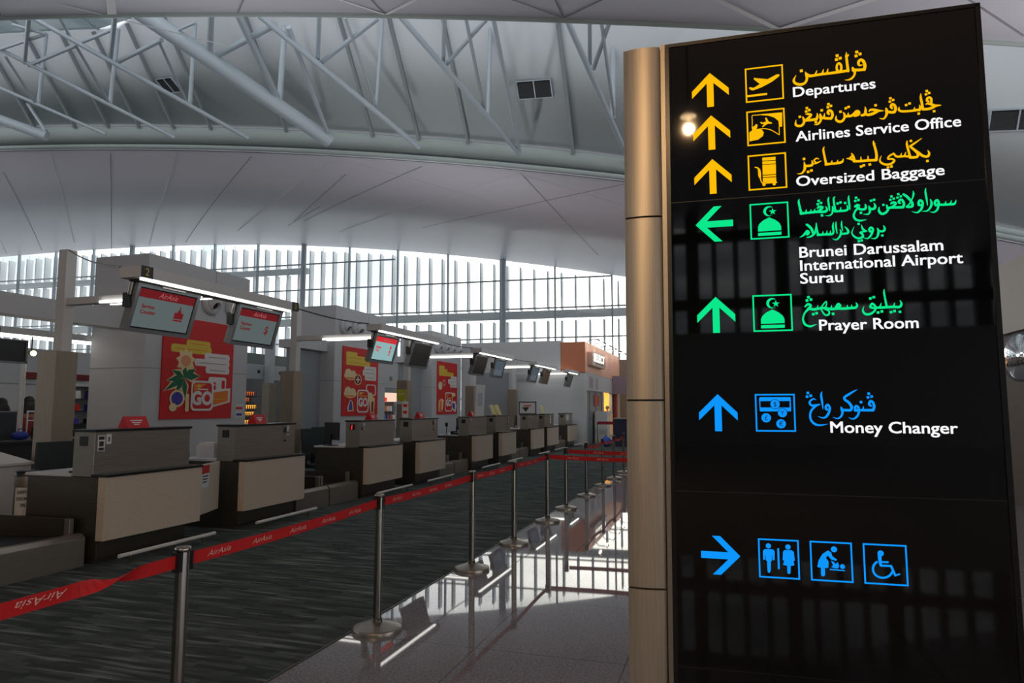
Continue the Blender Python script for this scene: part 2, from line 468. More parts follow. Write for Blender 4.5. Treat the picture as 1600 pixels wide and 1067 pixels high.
# ---- far glazing: window_1 > mullion, transom, pane, louver
WL, WR = -72.0, 20.0
win = bpy.data.objects.new('window_1', None); COL.objects.link(win); win['kind'] = 'structure'
mulls = [-.94 + 3.953*k for k in range(-18, 6)]
for k, s in enumerate(mulls):
    if not WL < s < WR: continue
    mb = MB(); t = zW(s) + .1
    def hb(mb, s0, s1, n0, n1, z0, z1, m=None):
        v = [H(a, b, c) for c in (z0, z1) for a, b in ((s0,n0),(s1,n0),(s1,n1),(s0,n1))]
        mb.add(v, [(0,3,2,1),(4,5,6,7),(0,1,5,4),(1,2,6,5),(2,3,7,6),(3,0,4,7)], m)
    hb(mb, s-.05, s+.05, -.08, .14, 0, t)
    mb.build('mullion', win, m=M['mullion'])
    if (k - 0) % 4 == 0:
        mb = MB(); mb.tube(H(s+.32, .45, 0), H(s+.32, .45, zW(s+.32)+.1), .2, n=14); mb.build('column', win, m=M['mullion'])
for z, a, b, h in [(12.6, WL, -17.0, .09), (10.6, WL, -.94, .09), (8.53, WL, WR, .09), (6.44, WL, WR, .09), (4.4, WL, WR, .09), (2.2, WL, WR, .09), (.05, WL, WR, .1)]:
    mb = MB(); hb(mb, a, b, -.06, .10, z-h/2, z+h/2); mb.build('transom', win, m=M['mullion'])
for z0, z1, a, b in [(11.98, 12.42, WL, -24.5), (7.88, 8.42, WL, WR)]:
    mb = MB(); hb(mb, a, b, -.75, -.35, z0, z1); mb.build('beam', win, m=M['fin'])
mb = MB(); q = [WL + i for i in range(int(WR-WL)+1)]
mb.add([H(s, 0, 0) for s in q] + [H(s, 0, zW(s)+.1) for s in q], [(i, i+1, len(q)+i+1, len(q)+i) for i in range(len(q)-1)], M['glass'])
mb.build('pane', win)
s = -.94 + .37 + .988*6
while s > -68:
    mb = MB(); top = zW(s) - .28
    tiers = [(0, 7.84), (8.46, 11.94), (12.46, top)] if s < -24.5 else [(0, 7.68), (8.5, top)]
    for z0, z1 in tiers:
        if z1 > z0:
            hb(mb, s-.05, s+.05, -.95, -.36, z0, z1)
            mb.tube(H(s, -.6, z1), H(s, -.6, z1+.35), .02, n=6)
    mb.build('louver', win, m=M['fin'])
    s -= .988

# glazing behind the camera, seen in the black sign
mb = MB()
for k in range(-18, 8):
    s = -.9 + 3.95*k
    hb(mb, s-.3, s+.3, 73.6, 74.0, 0, zB(s)+.1, M['plastic_dark'])
    for j in range(1, 4):
        hb(mb, s+.99*j-.12, s+.99*j+.12, 74.3, 74.8, 0, zB(s)-.3, M['fin'])
for z in (3.2, 6.4, 9.6):
    hb(mb, -72, 22, 73.6, 74.0, z-.25, z+.25, M['plastic_dark'])
hb(mb, -72, 22, 73.2, 74.2, 0, 5.0, M['wall_grey'])
mb.add([H(-72, 73.9, 0), H(22, 73.9, 0), H(22, 73.9, 16), H(-72, 73.9, 16)], [(0,1,2,3)], M['tintglass'])
mb.build('window_2', **ST)
mb = MB(); mb.box((-300, 47.6, -.6), (300, 400, -.2)); mb.build('ground', m=mat('apron', srgb(205,206,202), .9), **ST)

# ---- roof trusses: truss > tubes
for label, tubes in [('far left roof truss with a dark thick lower tube ending at the white rim', [(-29.0, 21.9, 15.78, -26.31, 20.69, 14.81, 0.233), (-26.31, 23.16, 16.12, -22.71, 20.79, 14.51, 0.074), (-24.12, 24.75, 16.51, -25.12, 22.41, 15.63, 0.057), (-24.24, 22.86, 18.61, -25.11, 22.25, 15.54, 0.088), (-23.97, 25.11, 16.62, -20.68, 25.89, 16.41, 0.066), (-27.13, 23.71, 16.47, -26.31, 23.16, 16.12, 0.073), (-30.19, 20.22, 19.31, -27.39, 19.82, 15.53, 0.082)]), ('thin white roof truss just left of the square ceiling vent', [(-24.41, 25.6, 16.83, -23.97, 25.11, 16.62, 0.08), (-23.97, 25.11, 16.62, -18.97, 20.63, 14.04, 0.085), (-20.62, 26.7, 16.6, -23.46, 24.43, 16.31, 0.085), (-23.36, 24.3, 16.25, -19.83, 25.3, 16.13, 0.08), (-19.84, 25.27, 16.12, -20.98, 22.41, 15.16, 0.061), (-20.25, 22.86, 18.27, -21.07, 22.25, 15.1, 0.093), (-19.8, 25.34, 16.13, -17.26, 26.11, 15.99, 0.069)]), ('slender white roof truss crossing in front of the left ceiling vent', [(-20.42, 26.73, 16.58, -15.09, 20.6, 13.65, 0.094), (-16.43, 26.83, 16.02, -18.89, 24.52, 15.76, 0.094), (-18.6, 24.46, 15.7, -15.44, 25.6, 15.61, 0.089), (-15.61, 25.6, 15.64, -16.9, 22.35, 14.68, 0.059), (-16.28, 22.86, 18.0, -16.85, 22.25, 14.63, 0.09), (-19.1, 26.73, 16.39, -19.72, 25.6, 16.2, 0.062), (-14.31, 26.08, 15.57, -13.22, 26.47, 15.49, 0.053), (-21.79, 26.37, 16.69, -20.68, 25.89, 16.41, 0.064)]), ('heaviest white roof truss tube slanting down to the white rim', [(-15.19, 27.09, 15.88, -11.11, 20.47, 13.19, 0.319), (-12.24, 26.89, 15.42, -13.79, 24.95, 15.23, 0.112), (-13.68, 24.75, 15.16, -10.02, 26.37, 15.02, 0.118), (-11.15, 26.89, 15.26, -12.3, 22.74, 14.32, 0.134), (-11.77, 23.12, 17.07, -12.29, 22.51, 14.23, 0.118)]), ('white roof truss between the heaviest tube and the ceiling centre', [(-10.33, 26.86, 15.13, -7.06, 20.14, 12.64, 0.111), (-9.57, 26.24, 14.93, -10.97, 20.95, 13.41, 0.088), (-8.01, 26.86, 14.8, -9.34, 24.62, 14.56, 0.08), (-9.31, 24.43, 14.51, -5.89, 26.73, 14.47, 0.085), (-7.58, 22.86, 16.97, -8.07, 22.25, 13.66, 0.07), (-7.11, 26.73, 14.65, -8.07, 22.25, 13.66, 0.053)]), ('white roof truss whose foot lands left of the wide ceiling vent', [(-5.1, 26.86, 14.37, -2.74, 19.82, 12.08, 0.101), (-3.56, 26.8, 14.14, -4.41, 24.52, 13.91, 0.071), (-4.35, 24.36, 13.86, -2.12, 26.73, 13.93, 0.07), (-3.27, 22.37, 16.63, -3.54, 21.77, 12.98, 0.081), (-2.86, 26.73, 14.03, -3.62, 22.03, 13.09, 0.062), (-1.96, 26.63, 13.9, -2.7, 19.98, 12.15, 0.076)]), ('white roof truss right of the wide ceiling vent, partly behind the gold post', [(0.38, 26.73, 13.56, 1.75, 19.33, 11.45, 0.097), (1.09, 26.57, 13.45, 0.8, 24.36, 13.21, 0.067), (0.9, 24.13, 13.15, 1.72, 26.6, 13.36, 0.072), (1.43, 22.21, 15.89, 1.29, 21.6, 12.41, 0.102), (1.44, 26.54, 13.4, 1.36, 21.77, 12.46, 0.06)])]:
    t = thing('roof_truss', label, 'truss', H(tubes[0][0], tubes[0][1], tubes[0][2]))
    o = Vector(t.location)
    for s0, n0, z0, s1, n1, z1, r in tubes:
        mb = MB(); mb.tube(Vector(H(s0, n0, z0))-o, Vector(H(s1, n1, z1))-o, r, n=14)
        mb.build('tube', t, m=M['truss'])
# ---- ceiling vents on the recess
for name, corners in [('dark square ceiling vent behind the thin white trusses at the left', [(-19.92, 20.86, 16.86), (-19.06, 20.92, 16.83), (-18.99, 20.51, 16.36), (-19.64, 20.45, 16.37)]), ('wide dark ceiling vent in the middle, crossed by a brown rib', [(-2.53, 21.08, 14.56), (-1.17, 21.19, 14.45), (-1.18, 20.73, 13.94), (-2.53, 20.63, 14.06)]), ('dark ceiling vent at the right, beside the black sign', [(13.61, 21.88, 11.27), (15.13, 22.1, 11.1), (15.31, 21.62, 10.56), (13.66, 21.44, 10.76)])]:
    P = [Vector(H(*c)) for c in corners]
    nrm = (P[1]-P[0]).cross(P[3]-P[0]).normalized()
    if nrm.z > 0: nrm = -nrm
    c = sum(P, Vector())/4
    t = thing('ceiling_vent', name, 'vent', c)
    mb = MB()
    up, rt = (P[0]-P[3]), (P[1]-P[0])
    Q = [p - c for p in P]
    def at(u, v, d): return tuple(Q[0] + (Q[1]-Q[0])*u + (Q[3]-Q[0])*v + nrm*d)
    for u0, v0, u1, v1 in ((-.03,-.04,1.03,0),(-.03,1,1.03,1.04),(-.03,0,0,1),(1,0,1.03,1),(.485,0,.515,1)):
        vs_ = [at(u0,v0,.0),at(u1,v0,.0),at(u1,v1,.0),at(u0,v1,.0),at(u0,v0,.08),at(u1,v0,.08),at(u1,v1,.08),at(u0,v1,.08)]
        mb.add(vs_, [(0,3,2,1),(4,5,6,7),(0,1,5,4),(1,2,6,5),(2,3,7,6),(3,0,4,7)])
    mb.build('frame', t, m=M['truss'])
    mb = MB()
    for k in range(14):
        v = (k+.1)/14
        vs_ = [at(.0,v,.02),at(1,v,.02),at(1,v+.055,.05),at(0,v+.055,.05)]
        mb.add(vs_, [(0,1,2,3)])
    mb.add([at(0,0,.012),at(1,0,.012),at(1,1,.012),at(0,1,.012)], [(0,1,2,3)])
    mb.build('slats', t, m=M['plastic_dark'])

# ------------------------------------------------------------------ partition blocks, end wall, shop, right wall
def wall_block(name, y0, y1, z, seam=True):
    mb = MB(); mb.box((-12.95, y0, 0), (-11.5, y1, z), M['wall'])
    for zz in (2.42,):
        mb.box((-12.955, y0-.004, zz), (-11.496, y1+.004, zz+.012), M['plastic_grey'])
    ym = y0 + (y1-y0)*.62
    mb.box((-11.497, ym, 3.7), (-11.496, ym+.012, z), M['plastic_grey'])
    mb.build(name, **ST)
wall_block('wall_partition', 11.155, 14.33, 4.83)
wall_block('wall_partition', 18.33, 21.6, 4.76)
wall_block('wall_partition', 25.6, 28.78, 4.74)
# recessed panel wall and lintel left of the second and third block
for y0, y1 in ((16.75, 18.33), (23.75, 25.6)):
    mb = MB(); mb.box((-12.1, y0, 0), (-12.0, y1, 3.32)); mb.build('wall_recess', m=M['wall_grey'], **ST)
    mb = MB(); mb.box((-12.3, y0-.1, 3.32), (-11.75, y1+.02, 3.56)); mb.build('lintel', m=M['wall'], **ST)
mb = MB(); mb.box((-12.4, 3, 3.24), (-12.0, 11.16, 3.62), M['wall']); mb.build('beam_white', **ST)
# end wall behind the last counters, and the shop block round its corner
mb = MB(); mb.box((-11.5, 28.8, 0), (-5.8, 29.1, 3.08), M['wall']); mb.build('wall_end', **ST)
mb = MB(); mb.box((-11.5, 28.8, 3.08), (-6.87, 29.1, 4.5), M['wall']); mb.build('wall_end', **ST)
mb = MB(); mb.box((-10.75, 28.76, 0), (-9.25, 28.8, 3.14), M['wall_grey']); mb.build('wall_recess', **ST)
# ------------------------------------------------------------------ check-in counters: counter > body, worktop, plinth, upper_box, top_slab, ledge, front_panel ...
def make_counter(y0, label, right_handed, notes):
    """right_handed: the worktop and side face show on the low-y side"""
    t = thing('check_in_counter', label, 'counter', (-6.2, y0, 0), group='check-in counters along the carpet')
    X = lambda x: x + 6.2
    mb = MB(); mb.box((X(-7.2), .02, .06), (X(-6.2), 1.22, .88)); mb.build('body', t, m=M['steel_dark'], bevel=.004)
    mb = MB(); mb.box((X(-7.18), .03, 0), (X(-6.24), 1.15, .06)); mb.build('plinth', t, m=M['steel_dark'])
    mb = MB(); mb.box((X(-7.22), 0, .88), (X(-6.58), 1.3, .91)); mb.build('worktop', t, m=M['white'], bevel=.003)
    mb = MB(); mb.box((X(-6.57), .01, .885), (X(-6.29), 1.335, 1.345)); ub = mb.build('upper_box', t, m=M['steel'], bevel=.003)
    mb = MB(); mb.box((X(-6.585), -.005, 1.345), (X(-6.275), 1.35, 1.372)); mb.build('top_slab', t, m=M['black'], bevel=.003)
    mb = MB(); mb.box((X(-6.30), -.005, .885), (X(-6.085), 1.35, .912)); mb.build('ledge', t, m=M['black'], bevel=.003)
    mb = MB(); mb.box((X(-6.2), 0, .245), (X(-6.1), 1.345, .885)); mb.build('front_panel', t, m=M['panel_beige'], bevel=.003)
    # notices and the small display on the side of the upper box
    xs = X(-6.288)
    def plate(name, y, z, w, h, m, dark=None):
        mb = MB(); mb.box((xs, y, z), (xs+.004, y+w, z+h), m)
        if dark:
            for a, b, c, d in dark:
                mb.box((xs+.004, y+a*w, z+b*h), (xs+.006, y+c*w, z+d*h), M['ink'])
        mb.build(name, t)
    if notes == 'first':
        plate('notice', .045, 1.145, .085, .165, M['paper'], [(.12,.05,.88,.22),(.2,.3,.8,.62),(.12,.72,.88,.92)])
        plate('notice', .145, 1.215, .062, .105, M['paper'], [(.4,.25,.65,.7)])
    elif notes == 'end':
        plate('notice', 1.045, 1.21, .08, .11, M['plastic_grey'], [(.15,.2,.85,.85)])
        plate('notice', 1.06, 1.09, .055, .1, M['steel'], [(.1,.1,.9,.4)])
        plate('notice', 1.135, 1.19, .05, .14, M['paper'], [(.25,.15,.7,.4)])
    elif notes == 'start':
        plate('notice', .05, 1.19, .07, .12, M['plastic_grey'], [(.15,.1,.8,.45)])
        plate('notice', .13, 1.22, .055, .105, M['paper'], [(.2,.2,.8,.4)])
    elif notes == 'pale':
        plate('notice', .12, 1.07, .5, .25, M['paper'], [(.08,.1,.3,.28),(.1,.68,.25,.85)])
    # number display on the low-y side face
    mb = MB(); mb.box((X(-6.49), .006, 1.2), (X(-6.38), .012, 1.3)); d = mb.build('display', t, m=M['plastic_dark'])
    return t

def tent(t_label, y, w=.22, pinkish=False):
    t = thing('tent_card', t_label, 'sign card', (-6.43, y, 1.372), group='red cards on the counter tops')
    mb = MB(); mb.prism([(-.075, 0), (.075, 0), (.012, .13), (-.012, .13)], 1, -w/2, w/2, M['red']); mb.build('card', t)
    mb = MB()
    ux, uy = Vector((0, 1, 0)), Vector((-.063, 0, .13)).normalized()
    o = Vector((.0752, -w/2, .0))
    for k, (a, b, c) in enumerate(((.2, .75, .6), (.24, .66, .42), (.3, .55, .26))):
        p = o + ux*w*a + uy*.14*c
        q = [p, p+ux*w*(b-a), p+ux*w*(b-a)+uy*.014, p+uy*.014]
        n = Vector((.13, 0, .063)).normalized()*.002
        mb.add([v+n for v in q], [(0,1,2,3)], M['paper'])
    mb.build('print', t)
    return t

CY = [5.515, 7.64, 10.89, 13.02, 16.285, 18.41, 21.70, 23.83, 27.07]
CL = ['steel check-in counter nearest the camera, two paper notices on its upper box',
      'check-in counter just beyond the white swing gate, warm glints on its upper box',
      'third check-in counter from the left, lit red number on its side',
      'fourth check-in counter, just beyond the one with the lit red number',
      'fifth check-in counter, under the tall white notice board, red card on top',
      'sixth check-in counter, yellow files standing on its top',
      'seventh check-in counter, in front of the black-framed poster',
      'eighth check-in counter, with a white paper hung over its upper box',
      'last check-in counter, farthest from the camera beside the pale end wall']
CN = ['first', 'end', 'start', 'end', 'start', 'end', 'start', 'end', 'pale']
counters = [make_counter(y, l, 1, n) for y, l, n in zip(CY, CL, CN)]
# the lit number of the third counter
mb = MB()
text(mb, '1', .07, (-.262, .0055, 1.213), (1, 0, 0), (0, 0, 1), glow('red numeral', srgb(255,40,50), 1.3), bold=.04, shear=.1)
mb.build('numeral', counters[2])
mb = MB(); mb.box((.0, .4, 1.02), (.012, .52, 1.375), M['paper']); 
o = mb.build('hung_paper', counters[7], m=M['paper']); o.location = (-.088, .35, -.0)
for y, l, w in ((5.515+.63, 'pink-lit red card standing on the counter nearest the camera', .30), (7.64+.64, 'red card standing on the counter beyond the swing gate', .24),
             (10.89+.67, 'red card standing on the counter with the lit red number', .24), (13.02+.66, 'red card standing on the fourth counter, right of the yellow notice', .24),
             (16.285+.55, 'farthest red card, below the tall white notice board', .22)):
    tent(l, y, w)

# ---- low bumper rails in front of the counters
RL = ['white bumper rail in front of the nearest counter, lowest in the picture', 'white bumper rail in front of the counter beyond the swing gate', 'white bumper rail in front of the counter with the lit red number',
      'white bumper rail below the fourth counter', 'white bumper rail below the counter with the farthest red card', 'white bumper rail below the counter with the yellow files',
      'white bumper rail below the counter facing the framed poster', 'white bumper rail below the counter with the hung white paper', 'farthest white bumper rail, near the pale end wall']
for y, l in zip(CY, RL):
    t = thing('bumper_rail', l, 'rail', (-5.93, y, 0), group='bumper rails before the counters')
    mb = MB(); mb.tube((0, .05, .1), (0, 1.41, .1), .021, M['rail'], 12); mb.build('bar', t)
    for q in (.2, 1.22):
        mb = MB(); mb.tube((0, q, .005), (0, q, .09), .013, M['steel_dark'], 8); mb.lathe([(.0,.012),(.035,.012),(.035,.0)], (0, q, .0), M['steel_dark'], 12); mb.build('leg', t)

# ---- baggage conveyors between the counters
def conveyor(y0, y1, label, low=1, high=1):
    t = thing('baggage_conveyor', label, 'conveyor', (-6.27, y0, 0), group='baggage conveyors between the counters')
    w = y1 - y0
    mb = MB()
    mb.prism([(0, .0), (0, .285), (-.045, .325), (-.12, .325), (-.12, 0)], 1, .004, w-.004, M['steel']); mb.build('front_plate', t, bevel=.004)
    mb = MB(); mb.prism([(-.12, .3), (-1.3, .235), (-1.3, .1), (-.12, .1)], 1, .05, w-.05, M['rubber']); mb.build('belt', t)
    for on, q in ((low, 0), (high, w-.05)):
        if on:
            mb = MB(); mb.box((-1.3, q+.01, .12), (-.22, q+.04, .465), M['steel_dark']); mb.box((-.24, q, .1), (-.17, q+.05, .468), M['steel']); mb.build('side_guard', t, bevel=.003)
    mb = MB(); mb.box((-1.3, .03, 0), (-.13, w-.03, .1), M['steel_dark']); mb.build('base', t)
    return t
conveyor(4.35, 5.47, 'steel baggage conveyor at the left edge, before the nearest counter')
conveyor(9.03, 9.93, 'baggage conveyor just beyond the second counter')
conveyor(9.96, 10.86, 'baggage conveyor just before the counter with the lit red number')
conveyor(14.42, 15.3, 'baggage conveyor beyond the fourth counter')
conveyor(15.34, 16.25, 'baggage conveyor before the counter with the farthest red card')
conveyor(19.8, 20.7, 'baggage conveyor beyond the counter with yellow files')
conveyor(20.75, 21.66, 'baggage conveyor before the counter facing the framed poster')
conveyor(25.22, 26.1, 'baggage conveyor beyond the counter with the hung paper')
conveyor(26.12, 27.03, 'baggage conveyor before the last counter')

# ---- white swing gate between the first two counters
t = thing('swing_gate', 'pale swing gate with a red-topped notice, between the first two counters', 'gate', (-6.13, 6.875, 0), math.radians(20.5))
mb = MB(); mb.box((-.03, 0, .30), (0, .62, .905), M['panel_beige']); mb.build('leaf', t, bevel=.004)
mb = MB(); mb.box((.0, .03, .62), (.004, .26, .89), M['paper']); mb.box((.004, .03, .79), (.006, .26, .89), M['red'])
for k in range(3): mb.box((.004, .06, .75-.035*k), (.006, .23-.02*k, .765-.035*k), M['ink'])
mb.build('notice', t)
mb = MB(); mb.box((-.035, -.02, .28), (.0, .0, .92), M['steel_dark']); mb.build('hinge_post', t)

# ------------------------------------------------------------------ columns, overhead light beams, monitors
COLY = [7.2 + 5.4*k for k in range(4)] + [28.45]
KL = ['steel-clad white column nearest the camera, at the left', 'second steel-clad white column, right of the first red poster', 'third steel-clad column, with a yellow notice on it',
      'fourth steel-clad column, left of the tall white notice board', 'farthest steel-clad column, at the pale end wall']
for y, l in zip(COLY, KL):
    t = thing('column', l, 'column', (-8.95, y, 0), group='steel-clad columns behind the counters'); t['kind'] = 'thing'
    mb = MB(); mb.box((-.165, -.165, 0), (.165, .165, 2.38), M['clad']); mb.box((-.17, -.005, 0), (-.165, .005, 2.38), M['black']); mb.build('cladding', t, bevel=.006)
    mb = MB(); mb.box((.0, -.09, 2.38), (.155, .07, 3.82), M['paint_steel']); mb.build('shaft', t, bevel=.006)
HL = ['nearest overhead light beam, numbered 2 and 3, over the first two counters', 'second overhead light beam, over the lit red number counter', 'third overhead light beam, left of the pale end wall corner',
      'fourth overhead light beam, small and far, before the pale wall', 'farthest overhead light beam, below the orange wall panel']
yel = mat('yellow numeral', srgb(215,190,40), .5)
for k, (y, l) in enumerate(zip(COLY, HL)):
    t = thing('overhead_light', l, 'light', (-6.2, y, 3.02), group='overhead light beams over the counters')
    y0, y1 = -1.43, 1.42
    if k == 4: y1 = .28
    mb = MB(); mb.box((-.155, y0, .0), (.155, y1, .12), M['paint_steel']); mb.build('beam', t, bevel=.003)
    mb = MB(); mb.box((.07, y0+.06, -.022), (.115, y1-.12, .0), M['tube']); mb.build('tube', t)
    mb = MB(); mb.box((-.12, y0+.1, -.02), (.02, y1-.1, .0), M['plastic_dark']); mb.build('tray', t)
    if k < 2:
        for yy, s in ((y0-.003, '2'), (y1-.15, '3')) if k == 0 else ((y0-.003, ''), (y1-.15, '')):
            mb = MB(); mb.box((.15, yy, -.004), (.16, yy+.155, .124), M['plastic_dark'] if k == 0 else M['paint_steel'])
            if s: text(mb, s, .082, (.161, yy+.075, .02), (0,1,0), (0,0,1), yel, bold=.0, center=True)
            mb.build('number_plate', t)
    mb = MB(); mb.box((-2.65, -.06, .01), (-.15, .06, .11), M['paint_steel']); mb.build('cross_arm', t, bevel=.003)
    for q in (-.1, .075):
        mb = MB(); mb.box((-1.95, q, .0), (-.25, q+.03, .032), M['tube']); mb.build('arm_tube', t)
# the steadying cables along the beams
CB = [((-8.78, 7.13, 3.8), (-6.36, 5.78, 3.145))] + [((-6.3, COLY[k]+1.43, 3.145), (-6.3, COLY[k+1]-1.44, 3.145)) for k in range(4)]
for (p, q), l in zip(CB, ('thin dark cable from the top of the nearest column down to the nearest light beam', 'thin dark cable between the nearest and second light beam', 'thin dark cable between the second and third light beam', 'thin dark cable between the third and fourth light beam', 'thin dark cable between the fourth and farthest light beam')):
    mb = MB(); n = 6; P_ = [tuple(Vector(p).lerp(Vector(q), i/n) - Vector((0, 0, .05*4*(i/n)*(1-i/n)))) for i in range(n+1)]
    mb.path(P_, .011, M['plastic_dark'], 6)
    o = mb.build('cable', loc=p); o['label'] = l; o['category'] = 'cable'

grey_on = glow('screen grey', srgb(88,98,98), 1.0)
cyan_on = glow('screen pale blue', srgb(140,178,180), 1.0)
red_on = glow('screen red', srgb(104,28,32), 1.0)
red_hi = glow('screen bright red', srgb(205,48,52), 1.0)
pink_on = glow('screen lettering', srgb(165,90,92), 1.0)
off = mat('screen off', srgb(64,62,60), .25)
blue_off = glow('screen slate', srgb(72,84,94), 1.0)
def monitor(y, w, label, kind, h=.57):
    """screen faces +x and a little down; origin at the middle of its top edge"""
    t = thing('monitor', label, 'monitor', (-6.24, y, 3.0), group='monitors under the light beams')
    T = Matrix.Rotation(math.radians(16.7), 4, 'Y')
    mb = MB(T); mb.box((-.1, -w/2, -h), (-.012, w/2, 0), M['plastic_grey']); mb.build('housing', t, bevel=.012)
    mb = MB(T); b = .045
    for a in ((-w/2, -h, w/2, -h+b), (-w/2, -b, w/2, 0), (-w/2, -h+b, -w/2+b, -b), (w/2-b, -h+b, w/2, -b)):
        mb.box((-.014, a[0], a[1]), (.006, a[2], a[3]), M['plastic_grey'])
    mb.build('bezel', t)
    mb = MB(T); sw, sh = w/2-b, h-2*b
    z0, z1 = -h+b, -b
    base = {'service': grey_on, 'payment': grey_on, 'drop': cyan_on, 'off': off, 'slate': blue_off}[kind]
    mb.box((-.013, -sw, z0), (-.011, sw, z1), M['plastic_dark'])
    k = .018
    mb.quad((-.009, -sw+k, z0+k), (-.009, sw-k, z0+k), (-.009, sw-k, z1-k), (-.009, -sw+k, z1-k), base)
    if kind in ('service', 'payment', 'drop'):
        r = red_hi if kind == 'drop' else red_on; zb = z1 - .115
        mb.quad((-.008, -sw+k, zb), (-.008, sw-k, zb), (-.008, sw-k, z1-k), (-.008, -sw+k, z1-k), r)
        text(mb, 'AirAsia', .06, (-.007, 0, zb+.022), (0,1,0), (0,0,1), pink_on, shear=.35, center=True, width=.28)
        a, b2 = {'service': ('Service', 'Counter'), 'payment': ('Payment', 'Counter'), 'drop': ('Baggage', 'Drop')}[kind]
        text(mb, a, .043, (-.007, -sw+.09, zb-.12), (0,1,0), (0,0,1), r, fat=.0025)
        text(mb, b2, .043, (-.007, -sw+.09, zb-.185), (0,1,0), (0,0,1), r, fat=.0025)
        q = sw*.52
        def R(y0, z0_, y1, z1_): mb.quad((-.007, q+y0, zb+z0_), (-.007, q+y1, zb+z0_), (-.007, q+y1, zb+z1_), (-.007, q+y0, zb+z1_), r)
        if kind == 'service':
            R(-.07, -.19, .07, -.115); R(-.07, -.22, .07, -.2); R(-.02, -.115, .02, -.09); mb.add([(-.007, q-.035, zb-.112), (-.007, q+.035, zb-.112), (-.007, q, zb-.06)], [(0,1,2)], r); R(-.008, -.07, .008, -.04)
        elif kind == 'payment':
            text(mb, '$', .11, (-.007, q, zb-.2), (0,1,0), (0,0,1), r, bold=.02, center=True)
        else:
            R(-.03, -.12, .03, -.06); R(-.03, -.19, .03, -.14); R(-.03, -.24, .03, -.21); R(-.012, -.06, .012, -.04)
    elif kind == 'slate':
        mb.quad((-.008, -sw+.06, z0+.06), (-.008, sw-.06, z0+.06), (-.008, sw-.06, z0+.2), (-.008, -sw+.06, z0+.2), glow('slate band', srgb(86,92,100), 1.0))
    mb.build('screen', t)
    mb = MB(); mb.tube((-.07, -w/2-.02, -.002), (-.10, -w/2-.02, -.14), .026, M['steel_post'], 10); mb.box((-.18, -w/2-.04, -.28), (-.09, -w/2+.01, -.12), M['plastic_dark']); mb.build('bracket', t)
    mb = MB(); mb.tube((-.06, 0, -.05), (-.06, 0, -.002), .03, M['plastic_dark'], 8); mb.box((-.1, -.15, -.02), (.02, .2, -.002), M['paint_steel']); mb.build('mount', t)
    return t
MN = [(6.4, .95, 'monitor hung over the nearest counter, reading Service Counter', 'service'), (8.06, .93, 'monitor reading Payment Counter with a dollar sign', 'payment'),
      (11.85, .95, 'brightest monitor, pale blue with a red band, over the lit red number counter', 'drop'), (13.46, .95, 'blank monitor right of the pale blue one', 'off'),
      (17.2, .95, 'blank dark monitor at the left of the third light beam', 'off'), (18.82, .9, 'slate-lit monitor at the right of the third light beam', 'slate'),
      (22.6, .9, 'slate-lit monitor at the left of the fourth light beam', 'slate'), (24.2, .9, 'blank monitor at the right of the fourth light beam', 'off'),
      (28.1, .85, 'farthest monitor, blank, below the orange wall panel', 'off')]
for a in MN: monitor(*a)

